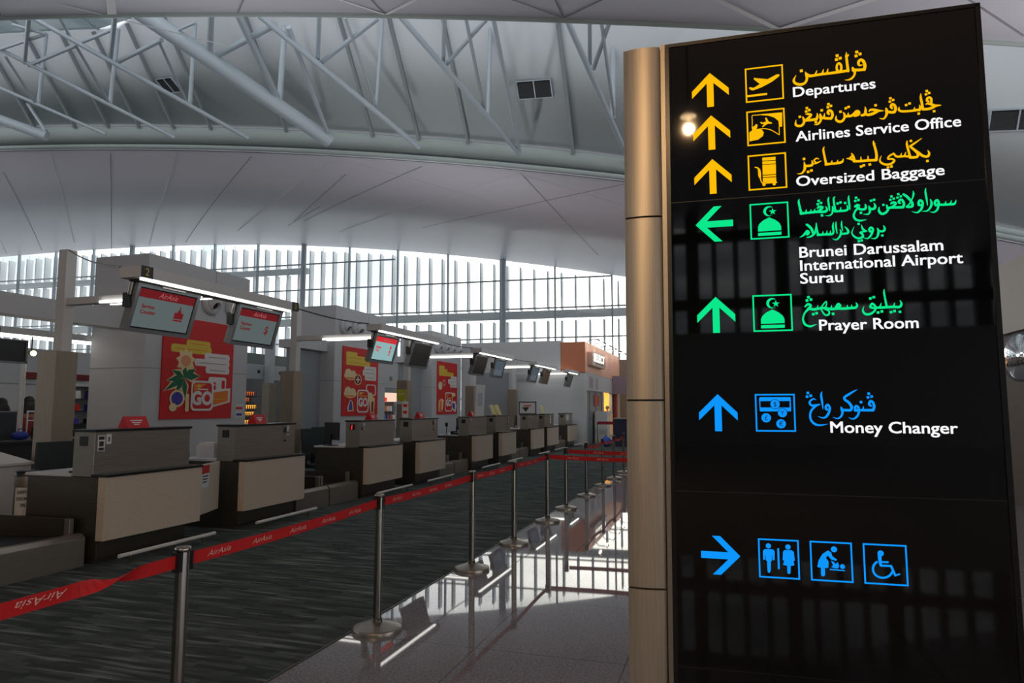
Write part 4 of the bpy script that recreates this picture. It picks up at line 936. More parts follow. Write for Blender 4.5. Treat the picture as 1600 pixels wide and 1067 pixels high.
# ------------------------------------------------------------------ the tall black direction sign
JAWI = {'departures':{'s':[[0.5306,2.9459,0.0018,0.5207,2.9253,0.0086,0.5276,2.9113,0.0103,0.5443,2.9045,0.0112,0.5613,2.9082,0.0101,0.5704,2.9236,0.0094,0.5699,2.9403,0.0101,0.5657,2.9551,0.0034],[0.5691,2.9451,0.0112,0.5814,2.9364,0.0116,0.6024,2.936,0.0102,0.6275,2.9374,0.0102,0.6441,2.9371,0.0102,0.6773,2.9379,0.011,0.7062,2.9387,0.011,0.7227,2.94,0.0099],[0.6035,2.9382,0.0093,0.6088,2.9564,0.0018],[0.6286,2.9384,0.0093,0.6339,2.9578,0.0018],[0.6463,2.9385,0.0093,0.6508,2.9579,0.0018],[0.6866,2.939,0.0106,0.6826,2.9559,0.0084,0.6859,2.9708,0.0084,0.6933,2.9745,0.0084,0.6994,2.9631,0.0088,0.6983,2.9468,0.0092,0.6907,2.9384,0.0088],[0.7236,2.9376,0.0105,0.7224,2.9576,0.0096,0.7206,2.9883,0.0092,0.7198,3.0072,0.0057,0.7215,3.0176,0.0013],[0.7191,3.0003,0.0088,0.7243,3.0019,0.0099,0.7276,3.0061,0.0044],[0.74,2.9529,0.0033,0.7431,2.9408,0.0131,0.7478,2.9308,0.0092,0.7452,2.9172,0.0078,0.7355,2.9057,0.0083,0.723,2.901,0.0057,0.7098,2.9027,0.0013],[0.7451,2.9394,0.0113,0.7653,2.9367,0.0113,0.7816,2.9368,0.0113],[0.7825,2.9355,0.0113,0.7854,2.9537,0.0113,0.7801,2.9719,0.0113,0.7702,2.978,0.0109,0.7627,2.9685,0.01,0.7652,2.9565,0.0078,0.7774,2.956,0.003]],'d':[0.7585,3.0123,0.0074,0.7703,3.0025,0.0073,0.7554,2.9964,0.0074,0.6864,3.0072,0.0075,0.6973,2.9951,0.0074,0.6833,2.9911,0.0075,0.5511,2.9617,0.0076]},'airlines':{'s':[[0.5234,2.7586,0.0013,0.5212,2.7395,0.0085,0.5314,2.7314,0.01,0.5452,2.7334,0.01,0.553,2.7454,0.0093,0.5524,2.7572,0.0093,0.548,2.7694,0.0031],[0.5532,2.7512,0.0106,0.5658,2.7514,0.0102,0.5825,2.7514,0.0106,0.5992,2.7523,0.011],[0.5595,2.7775,0.0031,0.5689,2.7775,0.0084,0.5803,2.7732,0.008,0.5736,2.7641,0.0102,0.5617,2.7542,0.0089],[0.5992,2.7518,0.011,0.6039,2.7653,0.0079,0.6028,2.7776,0.0022],[0.6132,2.7748,0.0026,0.6152,2.7617,0.011,0.6157,2.7477,0.0088,0.609,2.7356,0.0079,0.5994,2.7304,0.0057,0.5897,2.7315,0.0013],[0.614,2.7572,0.0099,0.6264,2.7558,0.0099,0.6302,2.774,0.0018],[0.6304,2.7525,0.0101,0.653,2.7492,0.0109],[0.653,2.7492,0.0109,0.6592,2.7613,0.0101,0.6562,2.7779,0.0101,0.6471,2.7832,0.0101,0.6427,2.7748,0.0097,0.6475,2.7661,0.007],[0.6733,2.7597,0.0017,0.6712,2.7437,0.0083,0.681,2.7333,0.0098,0.6934,2.7342,0.0098,0.7025,2.7471,0.0087,0.7027,2.7609,0.0078,0.6986,2.7702,0.0026],[0.7033,2.7516,0.0098,0.7145,2.7515,0.0098,0.7257,2.7513,0.0097],[0.7156,2.7537,0.0091,0.7168,2.7667,0.0017],[0.7246,2.7503,0.0087,0.7361,2.7571,0.0108,0.7478,2.7695,0.0086,0.7556,2.7629,0.0099,0.7511,2.7542,0.0119,0.7368,2.7501,0.0097],[0.7531,2.7528,0.0086,0.7475,2.7627,0.0086],[0.7734,2.7491,0.0086,0.7643,2.7497,0.0097],[0.7786,2.7839,0.0017,0.7795,2.7681,0.0086,0.7766,2.7535,0.0103,0.7653,2.7496,0.0086],[0.7906,2.7604,0.0017,0.7963,2.7673,0.0082,0.8083,2.7671,0.0099,0.8221,2.762,0.0103,0.8438,2.7588,0.0021],[0.824,2.7606,0.0107,0.8056,2.7518,0.0111,0.7874,2.7488,0.0107,0.7777,2.7546,0.0097],[0.852,2.7711,0.0021,0.8542,2.7594,0.0111,0.8542,2.748,0.0098,0.8496,2.7348,0.0077,0.8403,2.7263,0.006,0.827,2.7306,0.0013],[0.8545,2.7537,0.0098,0.8711,2.7494,0.0106,0.881,2.7494,0.0106],[0.881,2.7494,0.0106,0.8862,2.7625,0.0097,0.882,2.7778,0.0098,0.874,2.781,0.0098,0.8702,2.7723,0.0093,0.8748,2.7634,0.0068],[0.8991,2.7689,0.0017,0.8971,2.7578,0.0076,0.9046,2.7501,0.0089,0.9241,2.7474,0.0088,0.9436,2.7473,0.0088,0.9592,2.7482,0.0096,0.9679,2.7483,0.01],[0.9495,2.7482,0.0075,0.953,2.7609,0.0017],[0.9679,2.7472,0.01,0.9719,2.7569,0.0084,0.969,2.7685,0.0021],[0.9767,2.8133,0.0017,0.9753,2.7971,0.0075,0.978,2.7742,0.0084,0.9803,2.7514,0.0092],[0.9796,2.7492,0.01,0.9959,2.748,0.01,1.0115,2.7511,0.0104,1.0243,2.7574,0.01,1.0435,2.7578,0.0029],[0.9907,2.7659,0.0021,0.9971,2.7701,0.0075,1.0084,2.7661,0.0096,1.0234,2.758,0.0095],[1.0095,2.7671,0.0075,1.0114,2.7848,0.0083,1.006,2.7934,0.0088,0.9982,2.791,0.0088,0.9967,2.7814,0.0083,1.0033,2.7779,0.0067]],'d':[0.6462,2.8094,0.0064,0.6551,2.8013,0.0064,0.6436,2.7969,0.0064,0.5657,2.8026,0.0065,0.5741,2.7933,0.0065,0.5624,2.7888,0.0065,0.6204,2.7868,0.0064,0.5381,2.7693,0.0065,0.5967,2.7405,0.0065,0.7088,2.7852,0.0063,0.7192,2.7895,0.0063,0.6889,2.7729,0.0064,0.8161,2.7845,0.0062,0.8699,2.8066,0.0061,0.879,2.7986,0.0061,0.8673,2.7932,0.0061,0.9234,2.7728,0.0061,0.9357,2.7775,0.0061,0.9652,2.7333,0.006,0.9974,2.8204,0.006,1.005,2.8115,0.006,0.9942,2.8072,0.006,1.0184,2.7368,0.0059]},'oversized':{'s':[[0.5468,2.5814,0.0022,0.5494,2.5614,0.0101,0.5461,2.5465,0.0087,0.5354,2.5342,0.0065,0.5189,2.5338,0.0014],[0.5485,2.5634,0.0094,0.5707,2.5632,0.0101,0.5778,2.5701,0.0086,0.5756,2.5843,0.0029],[0.5822,2.5689,0.0029,0.5932,2.5716,0.0065,0.6111,2.579,0.0021],[0.5932,2.5716,0.0057,0.5837,2.5828,0.0058,0.5939,2.5905,0.0057,0.6029,2.5858,0.0022],[0.6239,2.6364,0.0022,0.6197,2.6228,0.0072,0.6235,2.5922,0.0079,0.6277,2.5634,0.0093],[0.6267,2.5624,0.01,0.6453,2.5636,0.0093,0.6654,2.5636,0.0092,0.6856,2.5673,0.0092,0.6909,2.5807,0.0021],[0.647,2.5642,0.0078,0.6499,2.5771,0.0018],[0.6681,2.5645,0.0078,0.671,2.577,0.0018],[0.7028,2.5799,0.0035,0.716,2.5764,0.0071,0.729,2.5706,0.0091],[0.7306,2.5697,0.0091,0.7258,2.5889,0.0085,0.7204,2.6003,0.0021],[0.7128,2.5789,0.0064,0.7214,2.5852,0.0071,0.7293,2.5781,0.007],[0.7288,2.5661,0.0098,0.7518,2.5639,0.0091,0.7749,2.5643,0.0098,0.8075,2.563,0.0104],[0.7545,2.5652,0.0077,0.7543,2.582,0.0021],[0.7798,2.5649,0.0077,0.7797,2.5832,0.0021],[0.8082,2.5637,0.0104,0.8102,2.585,0.0091,0.8065,2.6114,0.0084,0.8019,2.6324,0.007,0.8024,2.6424,0.0017],[0.8024,2.6286,0.0077,0.8081,2.6307,0.0035],[0.8272,2.5789,0.0014,0.8212,2.5635,0.0049,0.8239,2.5522,0.0076,0.839,2.5422,0.0083,0.8584,2.5426,0.0083,0.8712,2.5539,0.0083,0.8642,2.562,0.0069,0.8498,2.5634,0.0062,0.8541,2.574,0.0069,0.8707,2.5835,0.0062],[0.8707,2.5835,0.0062,0.8791,2.5708,0.0083,0.8951,2.5685,0.0082,0.9079,2.5687,0.0082,0.9221,2.5659,0.0082],[0.8945,2.57,0.0069,0.8977,2.5826,0.0017],[0.908,2.5709,0.0069,0.9136,2.5858,0.0017],[0.9199,2.6301,0.0021,0.9182,2.6148,0.0076,0.9231,2.5849,0.0082,0.9273,2.5617,0.0089],[0.9267,2.5617,0.0096,0.9496,2.5617,0.0095,0.9534,2.5745,0.0089,0.9395,2.5942,0.0089,0.9283,2.6057,0.0069],[0.929,2.6064,0.0082,0.9487,2.619,0.0062,0.9707,2.634,0.002],[0.9349,2.5984,0.0082,0.9561,2.5779,0.0095,0.9712,2.5636,0.0095,0.9868,2.5602,0.0095,0.9928,2.5724,0.0075,0.9881,2.5849,0.002]],'d':[0.5469,2.5928,0.0065,0.5602,2.5384,0.0065,0.5726,2.5429,0.0065,0.7535,2.5421,0.0063,0.7632,2.5461,0.0062,0.7846,2.5474,0.0062,0.8481,2.5295,0.0061,0.8602,2.5321,0.0061,0.9326,2.6273,0.0061,0.9852,2.5422,0.006]},'surau':{'s':[[0.5235,2.4302,0.0016,0.5206,2.4193,0.0073,0.5241,2.3935,0.0085,0.5286,2.3708,0.0093],[0.5271,2.3703,0.0105,0.5464,2.371,0.0093,0.5618,2.3715,0.0093,0.579,2.3727,0.01,0.5924,2.3724,0.01,0.6152,2.3713,0.0104,0.6235,2.3795,0.0084,0.6185,2.3929,0.0024],[0.5454,2.3717,0.0085,0.5479,2.3863,0.0016],[0.5627,2.3725,0.0085,0.5652,2.385,0.0016],[0.5771,2.3735,0.0084,0.5792,2.3861,0.0016],[0.5882,2.3864,0.0044,0.5941,2.3919,0.0092,0.6064,2.3903,0.0092,0.6013,2.3822,0.01,0.5906,2.3746,0.0092],[0.6331,2.4297,0.0016,0.6294,2.4191,0.0064,0.6312,2.3915,0.0068,0.6328,2.372,0.003],[0.6421,2.3917,0.002,0.6449,2.3799,0.008,0.6413,2.3634,0.0064,0.6315,2.3543,0.005,0.616,2.3558,0.0012],[0.6558,2.4291,0.002,0.6491,2.4217,0.0064,0.6503,2.3963,0.0072,0.6539,2.3698,0.0083],[0.652,2.3695,0.0087,0.6717,2.3695,0.0087,0.6905,2.3701,0.0091,0.6986,2.3768,0.0083,0.6957,2.3917,0.0024],[0.6718,2.3711,0.0075,0.6739,2.3857,0.0016],[0.7047,2.4302,0.0016,0.7028,2.4173,0.0067,0.7045,2.3921,0.0071,0.7062,2.3714,0.003],[0.725,2.3831,0.0079,0.7333,2.3894,0.0083,0.7424,2.3853,0.0055],[0.7256,2.3852,0.0079,0.7373,2.377,0.0098,0.7297,2.3713,0.0075,0.7227,2.3614,0.0071,0.7184,2.3472,0.0079,0.7234,2.3333,0.0086,0.7369,2.3261,0.0082,0.7517,2.3264,0.0049,0.7638,2.3289,0.001],[0.7336,2.3752,0.009,0.7463,2.37,0.009,0.7593,2.3707,0.009,0.7629,2.3812,0.0078,0.7598,2.3914,0.002],[0.7733,2.3835,0.002,0.7759,2.3719,0.009,0.7763,2.3594,0.0074,0.7694,2.3496,0.0062,0.7514,2.3509,0.0012],[0.7767,2.3698,0.009,0.7905,2.3693,0.0097,0.7961,2.3786,0.009,0.7921,2.3924,0.0027],[0.8102,2.3761,0.0013,0.8081,2.3602,0.0084,0.8173,2.3473,0.0092,0.8312,2.3506,0.0092,0.84,2.3622,0.0083,0.8382,2.3734,0.0083,0.8353,2.383,0.0021],[0.8389,2.3678,0.0092,0.8536,2.3696,0.0096,0.8692,2.3684,0.0095,0.8924,2.3677,0.0103],[0.8508,2.3835,0.0042,0.8565,2.3886,0.0087,0.8671,2.3867,0.0087,0.8648,2.3791,0.0083,0.8517,2.3702,0.0083],[0.8924,2.3677,0.0103,0.8963,2.3799,0.0087,0.8918,2.3947,0.0087,0.8842,2.3975,0.0087,0.8789,2.3891,0.0087,0.8844,2.3827,0.0062],[0.8965,2.418,0.0079,0.9061,2.4101,0.0095,0.917,2.396,0.0091,0.9253,2.3799,0.0091,0.9224,2.368,0.0095,0.903,2.3673,0.007],[0.9303,2.4298,0.001,0.9312,2.4169,0.007,0.927,2.4018,0.0049,0.9163,2.3806,0.005,0.904,2.3679,0.0062],[0.9542,2.371,0.0082,0.9476,2.3726,0.009,0.9471,2.3825,0.0086,0.9523,2.3898,0.0086,0.9596,2.3826,0.0086,0.9587,2.3662,0.0086,0.9513,2.3514,0.0078,0.9394,2.3431,0.0057,0.921,2.3487,0.001],[0.9748,2.437,0.0016,0.9721,2.4223,0.0062,0.9746,2.3957,0.0066,0.9762,2.3681,0.0025],[0.9864,2.3925,0.002,0.9907,2.3769,0.0082,0.986,2.3597,0.0073,0.9739,2.3471,0.0057,0.9554,2.3467,0.001],[1.0054,2.3669,0.0102,1.0019,2.3727,0.0086,1.0033,2.3813,0.0086,1.0102,2.3858,0.0085,1.0149,2.376,0.0085,1.0111,2.3676,0.0085],[1.0139,2.3674,0.0081,1.0086,2.3492,0.0073,0.9964,2.3399,0.0053,0.9819,2.3436,0.001],[1.0111,2.3682,0.0094,1.0299,2.3668,0.0089,1.0487,2.3664,0.0089,1.0656,2.3666,0.0089,1.0706,2.3727,0.006,1.074,2.3828,0.001],[1.036,2.3678,0.0073,1.0395,2.3802,0.0012],[1.0535,2.3675,0.0073,1.0584,2.3824,0.0012],[0.5182,2.2733,0.0012,0.5323,2.2806,0.0069,0.5421,2.2917,0.0089,0.5483,2.2982,0.0084,0.5527,2.2896,0.0094,0.5454,2.2837,0.0109],[0.5469,2.3238,0.0084,0.5549,2.3167,0.0099,0.5638,2.3044,0.0099,0.5684,2.2886,0.0089],[0.5818,2.3296,0.002,0.581,2.311,0.0062,0.575,2.2881,0.0079,0.5603,2.2749,0.0074,0.5432,2.2716,0.002],[0.5815,2.3239,0.0044,0.5837,2.3005,0.0064,0.5868,2.2791,0.0088],[0.5858,2.2791,0.0098,0.6027,2.2796,0.0088,0.619,2.2795,0.0088,0.6376,2.2793,0.0088,0.643,2.2887,0.0068,0.6416,2.3094,0.0068,0.6446,2.3267,0.0024],[0.6039,2.2805,0.0074,0.6053,2.2933,0.0015],[0.6179,2.2809,0.0073,0.6199,2.2949,0.0015],[0.6307,2.2805,0.0073,0.6326,2.294,0.0015],[0.654,2.3286,0.002,0.6528,2.3111,0.0061,0.6558,2.2796,0.0037],[0.6667,2.2968,0.0019,0.67,2.2817,0.0078,0.6624,2.2643,0.0068,0.6505,2.2556,0.0054,0.6386,2.2607,0.0012],[0.6746,2.3307,0.0019,0.6732,2.3123,0.0061,0.6763,2.2885,0.0029],[0.6837,2.3069,0.0024,0.6939,2.2929,0.0082,0.6945,2.2801,0.0087,0.6763,2.2775,0.0082],[0.744,2.3093,0.0019,0.7482,2.2917,0.0077,0.7591,2.2828,0.0067],[0.7614,2.2827,0.0048,0.7397,2.279,0.0077,0.7455,2.2715,0.0077,0.7468,2.2613,0.0082,0.7307,2.256,0.0082,0.7152,2.2659,0.0068,0.709,2.2816,0.0043,0.7182,2.3035,0.001],[0.7748,2.2802,0.0096,0.7706,2.2876,0.0081,0.7767,2.2961,0.0077,0.7836,2.2887,0.0081,0.7802,2.2743,0.0076,0.7716,2.2596,0.0072,0.7623,2.2534,0.0048,0.7484,2.2571,0.0012],[0.7986,2.2928,0.0024,0.803,2.2803,0.0086,0.7987,2.2604,0.0071,0.7893,2.2516,0.0052,0.7754,2.2531,0.0012],[0.8029,2.2798,0.0086,0.8197,2.2787,0.0086,0.8251,2.2889,0.0076,0.8208,2.3014,0.0024]],'d':[0.5941,2.4166,0.0061,0.6024,2.4075,0.0061,0.5907,2.4031,0.0061,0.6041,2.3567,0.0061,0.6627,2.4006,0.006,0.6732,2.404,0.006,0.6899,2.4005,0.006,0.7299,2.4183,0.0059,0.7378,2.4082,0.0059,0.7265,2.4056,0.0059,0.7444,2.3567,0.0059,0.7823,2.4021,0.0059,0.7931,2.4048,0.0059,0.8548,2.4132,0.0055,0.8621,2.4037,0.0055,0.8502,2.4003,0.0055,0.8789,2.4201,0.0054,0.8868,2.4106,0.0054,0.8753,2.4071,0.0054,0.8249,2.3823,0.0055,0.7344,2.3131,0.0057,0.732,2.2445,0.0057,0.7421,2.2469,0.0057,0.8155,2.2618,0.0056]},'prayer':{'s':[[0.5284,1.9956,0.006,0.5393,2.0044,0.0093,0.549,1.9983,0.0088,0.5399,1.9858,0.0093,0.5247,1.9677,0.0066,0.5186,1.9451,0.0071,0.5257,1.9249,0.0088,0.5437,1.9167,0.0076,0.5569,1.9205,0.0049,0.5696,1.9249,0.0011],[0.5399,1.9872,0.0093,0.5594,1.983,0.0098,0.5752,1.9853,0.0093,0.5961,1.9873,0.0092,0.6218,1.9821,0.0097,0.6425,1.9833,0.0097,0.6681,1.9823,0.0097,0.6937,1.9836,0.0096,0.7095,1.985,0.0096,0.715,1.9946,0.0069,0.7106,2.0043,0.0021],[0.5726,1.9865,0.0076,0.575,1.9995,0.0016],[0.6219,1.9847,0.0076,0.6242,1.9976,0.0016],[0.6797,1.9841,0.0075,0.6804,1.996,0.0016],[0.6943,1.9847,0.0075,0.696,1.9965,0.0016],[0.6387,1.9868,0.0081,0.6484,2.0015,0.0081,0.6562,1.9913,0.0097],[0.6427,1.989,0.0097,0.6529,1.9871,0.0097],[0.5844,1.9878,0.0049,0.5995,2.0077,0.0049,0.6067,2.0125,0.0033,0.6047,1.9961,0.0049,0.5972,1.9836,0.006],[0.5855,1.9826,0.0049,0.5976,1.9617,0.006,0.6105,1.9598,0.0076,0.6142,1.973,0.006,0.5985,1.9835,0.0054],[0.7388,1.9886,0.0013,0.7338,1.9714,0.0064,0.7432,1.9579,0.009,0.7609,1.9587,0.0085,0.7758,1.9713,0.0074,0.7777,1.9866,0.0079,0.7677,1.9976,0.008,0.7608,1.9844,0.008,0.7745,1.9805,0.0085],[0.777,1.9816,0.0095,0.7945,1.9812,0.009,0.8145,1.9818,0.0095,0.8393,1.9822,0.0094,0.8615,1.9814,0.0094,0.8688,1.9941,0.0073,0.8635,2.0068,0.0021],[0.7941,1.9831,0.0074,0.7996,1.9996,0.0016],[0.8414,1.9835,0.0073,0.8456,1.9986,0.0016],[0.8121,2.0522,0.0021,0.8109,2.0383,0.0063,0.8145,2.0074,0.0069,0.8176,1.9845,0.0079]],'d':[0.5417,2.0323,0.0066,0.5505,2.0225,0.0066,0.5359,2.0194,0.0066,0.5566,1.9643,0.0065,0.5687,1.9676,0.0065,0.6282,1.9632,0.0064,0.7624,2.018,0.0063,0.7744,2.0225,0.0063,0.7866,1.9625,0.0062,0.8,1.9662,0.0062,0.8314,1.9623,0.0062,0.8435,1.966,0.0062,0.8618,1.9625,0.0061]},'money':{'s':[[0.5539,1.6294,0.0015,0.5448,1.6335,0.005,0.5333,1.6265,0.007,0.5301,1.6164,0.0078,0.5382,1.608,0.0085,0.5531,1.6088,0.0085,0.5678,1.6128,0.0035],[0.5531,1.6074,0.0077,0.5375,1.5923,0.0077,0.5303,1.5743,0.0077,0.5322,1.5522,0.0081,0.5447,1.5373,0.0085,0.5612,1.5324,0.0069,0.578,1.5341,0.0042,0.5929,1.5376,0.0008],[0.5765,1.6621,0.0015,0.5724,1.6484,0.0073,0.575,1.6204,0.0073,0.5768,1.5933,0.0019],[0.5914,1.5924,0.0088,0.587,1.5963,0.0077,0.5883,1.6053,0.0081,0.5949,1.6103,0.0085,0.6004,1.6003,0.0084,0.5985,1.5844,0.0084,0.5885,1.5664,0.0081,0.5753,1.5604,0.0054,0.557,1.5663,0.001],[0.6403,1.6033,0.0023,0.6438,1.5924,0.0103,0.6451,1.5785,0.0076,0.6381,1.5646,0.0069,0.6268,1.5582,0.005,0.6109,1.5629,0.001],[0.6456,1.591,0.0095,0.6611,1.59,0.0099,0.6748,1.591,0.0095,0.6777,1.6043,0.0099,0.6679,1.6202,0.0095,0.6559,1.6301,0.0088,0.6559,1.6401,0.0084,0.6729,1.6519,0.008,0.6916,1.6638,0.0049,0.7018,1.6683,0.0009],[0.6929,1.5895,0.0095,0.6897,1.5993,0.0083,0.6954,1.6059,0.0083,0.7027,1.5984,0.0083,0.6996,1.5905,0.0083],[0.7036,1.5875,0.0083,0.6984,1.5707,0.0076,0.687,1.5589,0.0064,0.676,1.5574,0.0042,0.6663,1.5631,0.0009],[0.6892,1.5891,0.0091,0.7119,1.5901,0.0091,0.7317,1.5901,0.0094,0.7514,1.5901,0.0098],[0.7174,1.5924,0.0075,0.7201,1.6053,0.0015],[0.7518,1.5901,0.0101,0.7564,1.6043,0.009,0.7523,1.62,0.009,0.744,1.624,0.009,0.7399,1.6121,0.0087,0.7468,1.6058,0.0075]],'d':[0.5251,1.6567,0.0064,0.535,1.6456,0.0064,0.5217,1.6422,0.0064,0.7399,1.6526,0.0061,0.7493,1.6417,0.0061,0.7366,1.6384,0.0061,0.7118,1.6207,0.0061]}}
PICT = {'plane':{'p':[[[0.3681,2.9561],[0.3783,2.9527],[0.4214,2.943],[0.4566,2.9589],[0.4663,2.9582],[0.468,2.9533],[0.4632,2.9478],[0.4371,2.9296],[0.3971,2.9116],[0.365,2.9023],[0.3557,2.9045],[0.3475,2.9138],[0.3514,2.9179],[0.3644,2.9132],[0.3729,2.9162],[0.3906,2.9264],[0.3684,2.9488]],[[0.3386,2.8844],[0.4176,2.8849],[0.4173,2.8762],[0.3388,2.8756]]],'c':[],'s':[],'d':[]},'ticket':{'p':[[[0.3933,2.7972],[0.472,2.7957],[0.4699,2.7362],[0.4585,2.736],[0.4566,2.7615],[0.4411,2.7775],[0.4184,2.7882],[0.3931,2.7926]],[[0.343,2.7247],[0.3549,2.7336],[0.3526,2.7502],[0.3614,2.7482],[0.372,2.7583],[0.3764,2.7511],[0.3717,2.7354],[0.3911,2.7327],[0.3995,2.7186],[0.3948,2.7039],[0.3758,2.6907],[0.3422,2.687]],[[0.3866,2.7628],[0.3913,2.7653],[0.3948,2.7608],[0.4098,2.7642],[0.4057,2.78],[0.4113,2.7809],[0.419,2.7632],[0.4326,2.7566],[0.4315,2.7527],[0.4149,2.7535],[0.3951,2.7414],[0.3924,2.7438],[0.402,2.7534],[0.391,2.7562]]],'c':[],'s':[[[0.3555,2.7524,0.0029],[0.3563,2.7754,0.0029],[0.3569,2.7948,0.0029],[0.3746,2.7953,0.0029],[0.3932,2.7952,0.0029]],[[0.375,2.735,0.0029],[0.4005,2.7348,0.0034],[0.4278,2.7257,0.0034],[0.4577,2.7022,0.0029]],[[0.458,2.736,0.0029],[0.4583,2.7183,0.0029],[0.4577,2.7022,0.0029]]],'d':[]},'trolley':{'p':[[[0.3899,2.6133],[0.4404,2.6129],[0.4399,2.5994],[0.3895,2.6002]],[[0.3894,2.5972],[0.4403,2.5963],[0.4399,2.5843],[0.3895,2.5861]],[[0.3894,2.5831],[0.4407,2.5822],[0.4397,2.5403],[0.3889,2.5414]],[[0.3888,2.5384],[0.4396,2.5373],[0.4394,2.5303],[0.389,2.5314]],[[0.3889,2.5284],[0.4397,2.5273],[0.4395,2.5069],[0.3892,2.5098]]],'c':[[0.3926,2.5005,0.0062],[0.4315,2.5001,0.0062]],'s':[[[0.3591,2.5759,0.0039],[0.3697,2.5729,0.0048],[0.3762,2.5612,0.0096],[0.3774,2.5399,0.0106],[0.3797,2.5272,0.0048],[0.3838,2.5118,0.0043],[0.3919,2.5061,0.0043]],[[0.3873,2.506,0.0048],[0.4111,2.5059,0.0048],[0.4422,2.5061,0.0048]]],'d':[]},'dome':{'p':[[[0.3637,2.3078],[0.3636,2.3255],[0.37,2.3398],[0.3849,2.3526],[0.4076,2.3634],[0.4295,2.3523],[0.4448,2.3388],[0.4515,2.3245],[0.4516,2.3078]],[[0.3635,2.3019],[0.4518,2.3021],[0.4513,2.2893],[0.3631,2.2893]]],'c':[[0.4069,2.389,0.0209],[0.4135,2.3876,0.0173],[0.4216,2.3863,0.0146]],'s':[],'d':[]},'money':{'p':[[[0.3457,1.6374],[0.3492,1.6409],[0.4606,1.6405],[0.4621,1.6369],[0.4617,1.6255],[0.3453,1.6253]],[[0.3462,1.6005],[0.462,1.6001],[0.4615,1.5853],[0.349,1.5848],[0.3461,1.5878]],[[0.3454,1.6258],[0.3496,1.6258],[0.3492,1.6001],[0.3462,1.6001]],[[0.4576,1.6255],[0.4617,1.6255],[0.462,1.6001],[0.4571,1.6001]]],'c':[[0.4037,1.6133,0.0171],[0.4297,1.5791,0.0167],[0.3693,1.5599,0.0178],[0.4232,1.5367,0.0177]],'s':[],'d':[[0.4037,1.6133,0.0191],[0.4297,1.5791,0.0187]]},'toilets':{'p':[[[0.3463,1.0544],[0.3769,1.0552],[0.3826,1.0482],[0.3814,1.0152],[0.3744,1.0144],[0.374,1.0375],[0.3711,1.011],[0.3679,1.0096],[0.3659,0.9721],[0.3601,0.9653],[0.3544,0.9694],[0.3538,1.0096],[0.35,1.0126],[0.3489,1.0382],[0.3469,1.0145],[0.3398,1.0145],[0.3401,1.048]],[[0.3924,1.0601],[0.3994,1.0604],[0.399,0.9822],[0.392,0.9818]],[[0.4199,1.0554],[0.4439,1.0555],[0.4514,1.0498],[0.4541,1.0169],[0.4482,1.0141],[0.445,1.0333],[0.4523,0.9995],[0.4387,0.9967],[0.4369,0.9692],[0.431,0.9656],[0.4256,0.9685],[0.4255,0.9967],[0.4112,0.9991],[0.4201,1.0299],[0.4161,1.0155],[0.4103,1.016],[0.413,1.0486]]],'c':[[0.3605,1.0674,0.0096],[0.4315,1.067,0.0095]],'s':[],'d':[]},'baby':{'p':[[[0.5328,0.9982],[0.5383,1.0225],[0.5526,1.0472],[0.5721,1.0614],[0.5838,1.0549],[0.587,1.0411],[0.6034,1.0293],[0.5991,1.0247],[0.582,1.0289],[0.5713,1.043],[0.5641,1.0339],[0.573,1.0204],[0.5713,0.9977],[0.5592,0.9961],[0.5588,0.9687],[0.5519,0.9643],[0.5449,0.9678],[0.5452,0.9961]],[[0.5811,1.0249],[0.5929,1.0192],[0.5971,1.0131],[0.6049,1.0207],[0.6092,1.0066],[0.605,0.9969],[0.592,0.9973],[0.5816,1.0006],[0.5886,1.0074]],[[0.5761,0.994],[0.6283,0.9923],[0.6281,0.9884],[0.5759,0.9896]]],'c':[[0.5937,1.0666,0.0109],[0.6207,1.0049,0.0085]],'s':[],'d':[]},'wheelchair':{'p':[],'c':[[0.7531,1.0604,0.0106]],'s':[[[0.7489,1.0579,0.0129],[0.7497,1.0344,0.0114],[0.7513,1.0161,0.0083]],[[0.7513,1.0161,0.0076],[0.7695,1.0164,0.0075],[0.7857,1.0166,0.0075]],[[0.7857,1.0166,0.0083],[0.7921,0.9998,0.0083],[0.7985,0.9827,0.0075]],[[0.7974,0.9827,0.006],[0.8142,0.9899,0.0052]],[[0.7538,1.0291,0.0068],[0.7781,1.0298,0.0068]],[[0.7386,1.0285,0.0076],[0.7316,1.0215,0.0076],[0.7268,1.013,0.0076],[0.7246,1.0039,0.0076],[0.7251,0.9948,0.0076],[0.7283,0.9865,0.0076],[0.734,0.9796,0.0076],[0.7416,0.9749,0.0076],[0.7506,0.9725,0.0075],[0.7601,0.9728,0.0075],[0.7695,0.9756,0.0075],[0.7779,0.9808,0.0075],[0.7846,0.988,0.0075],[0.7892,0.9964,0.0075]]],'d':[]}}
S0 = thing('direction_sign', 'tall black illuminated direction sign with a gold-lit steel post at its left', 'sign', (-.228, 2.864, 0), math.atan2(.0420, .9991))
mb = MB(); mb.prism([(-.006, .592), (1.191, .592), (1.193, 3.146), (.015, 3.146)], 1, 0, .16, M['signglass']); mb.build('panel', S0)
mb = MB(); mb.prism([(-.012, 0), (1.191, 0), (1.191, .583), (-.006, .583)], 1, 0.002, .16, M['signglass']); mb.build('plinth', S0)
mb = MB(); mb.box((0, .01, .583), (1.19, .15, .592), M['black']); 
mb.build('joint', S0)
for z in (2.452, 1.265):
    mb = MB(); mb.box((.01, -.0004, z), (1.192, .0, z+.003), M['plastic_dark']); mb.build('joint', S0)
mb = MB()
mb.prism([(.015, 3.134), (1.193, 3.134), (1.193, 3.149), (.015, 3.149)], 1, -.004, .165, M['signframe'])
mb.prism([(1.176, 0), (1.196, 0), (1.196, 3.149), (1.178, 3.149)], 1, -.004, .165, M['signframe'])
mb.prism([(-.014, 0), (.004, 0), (.029, 3.149), (.013, 3.149)], 1, -.003, .165, M['signframe'])
mb.build('edge_frame', S0)
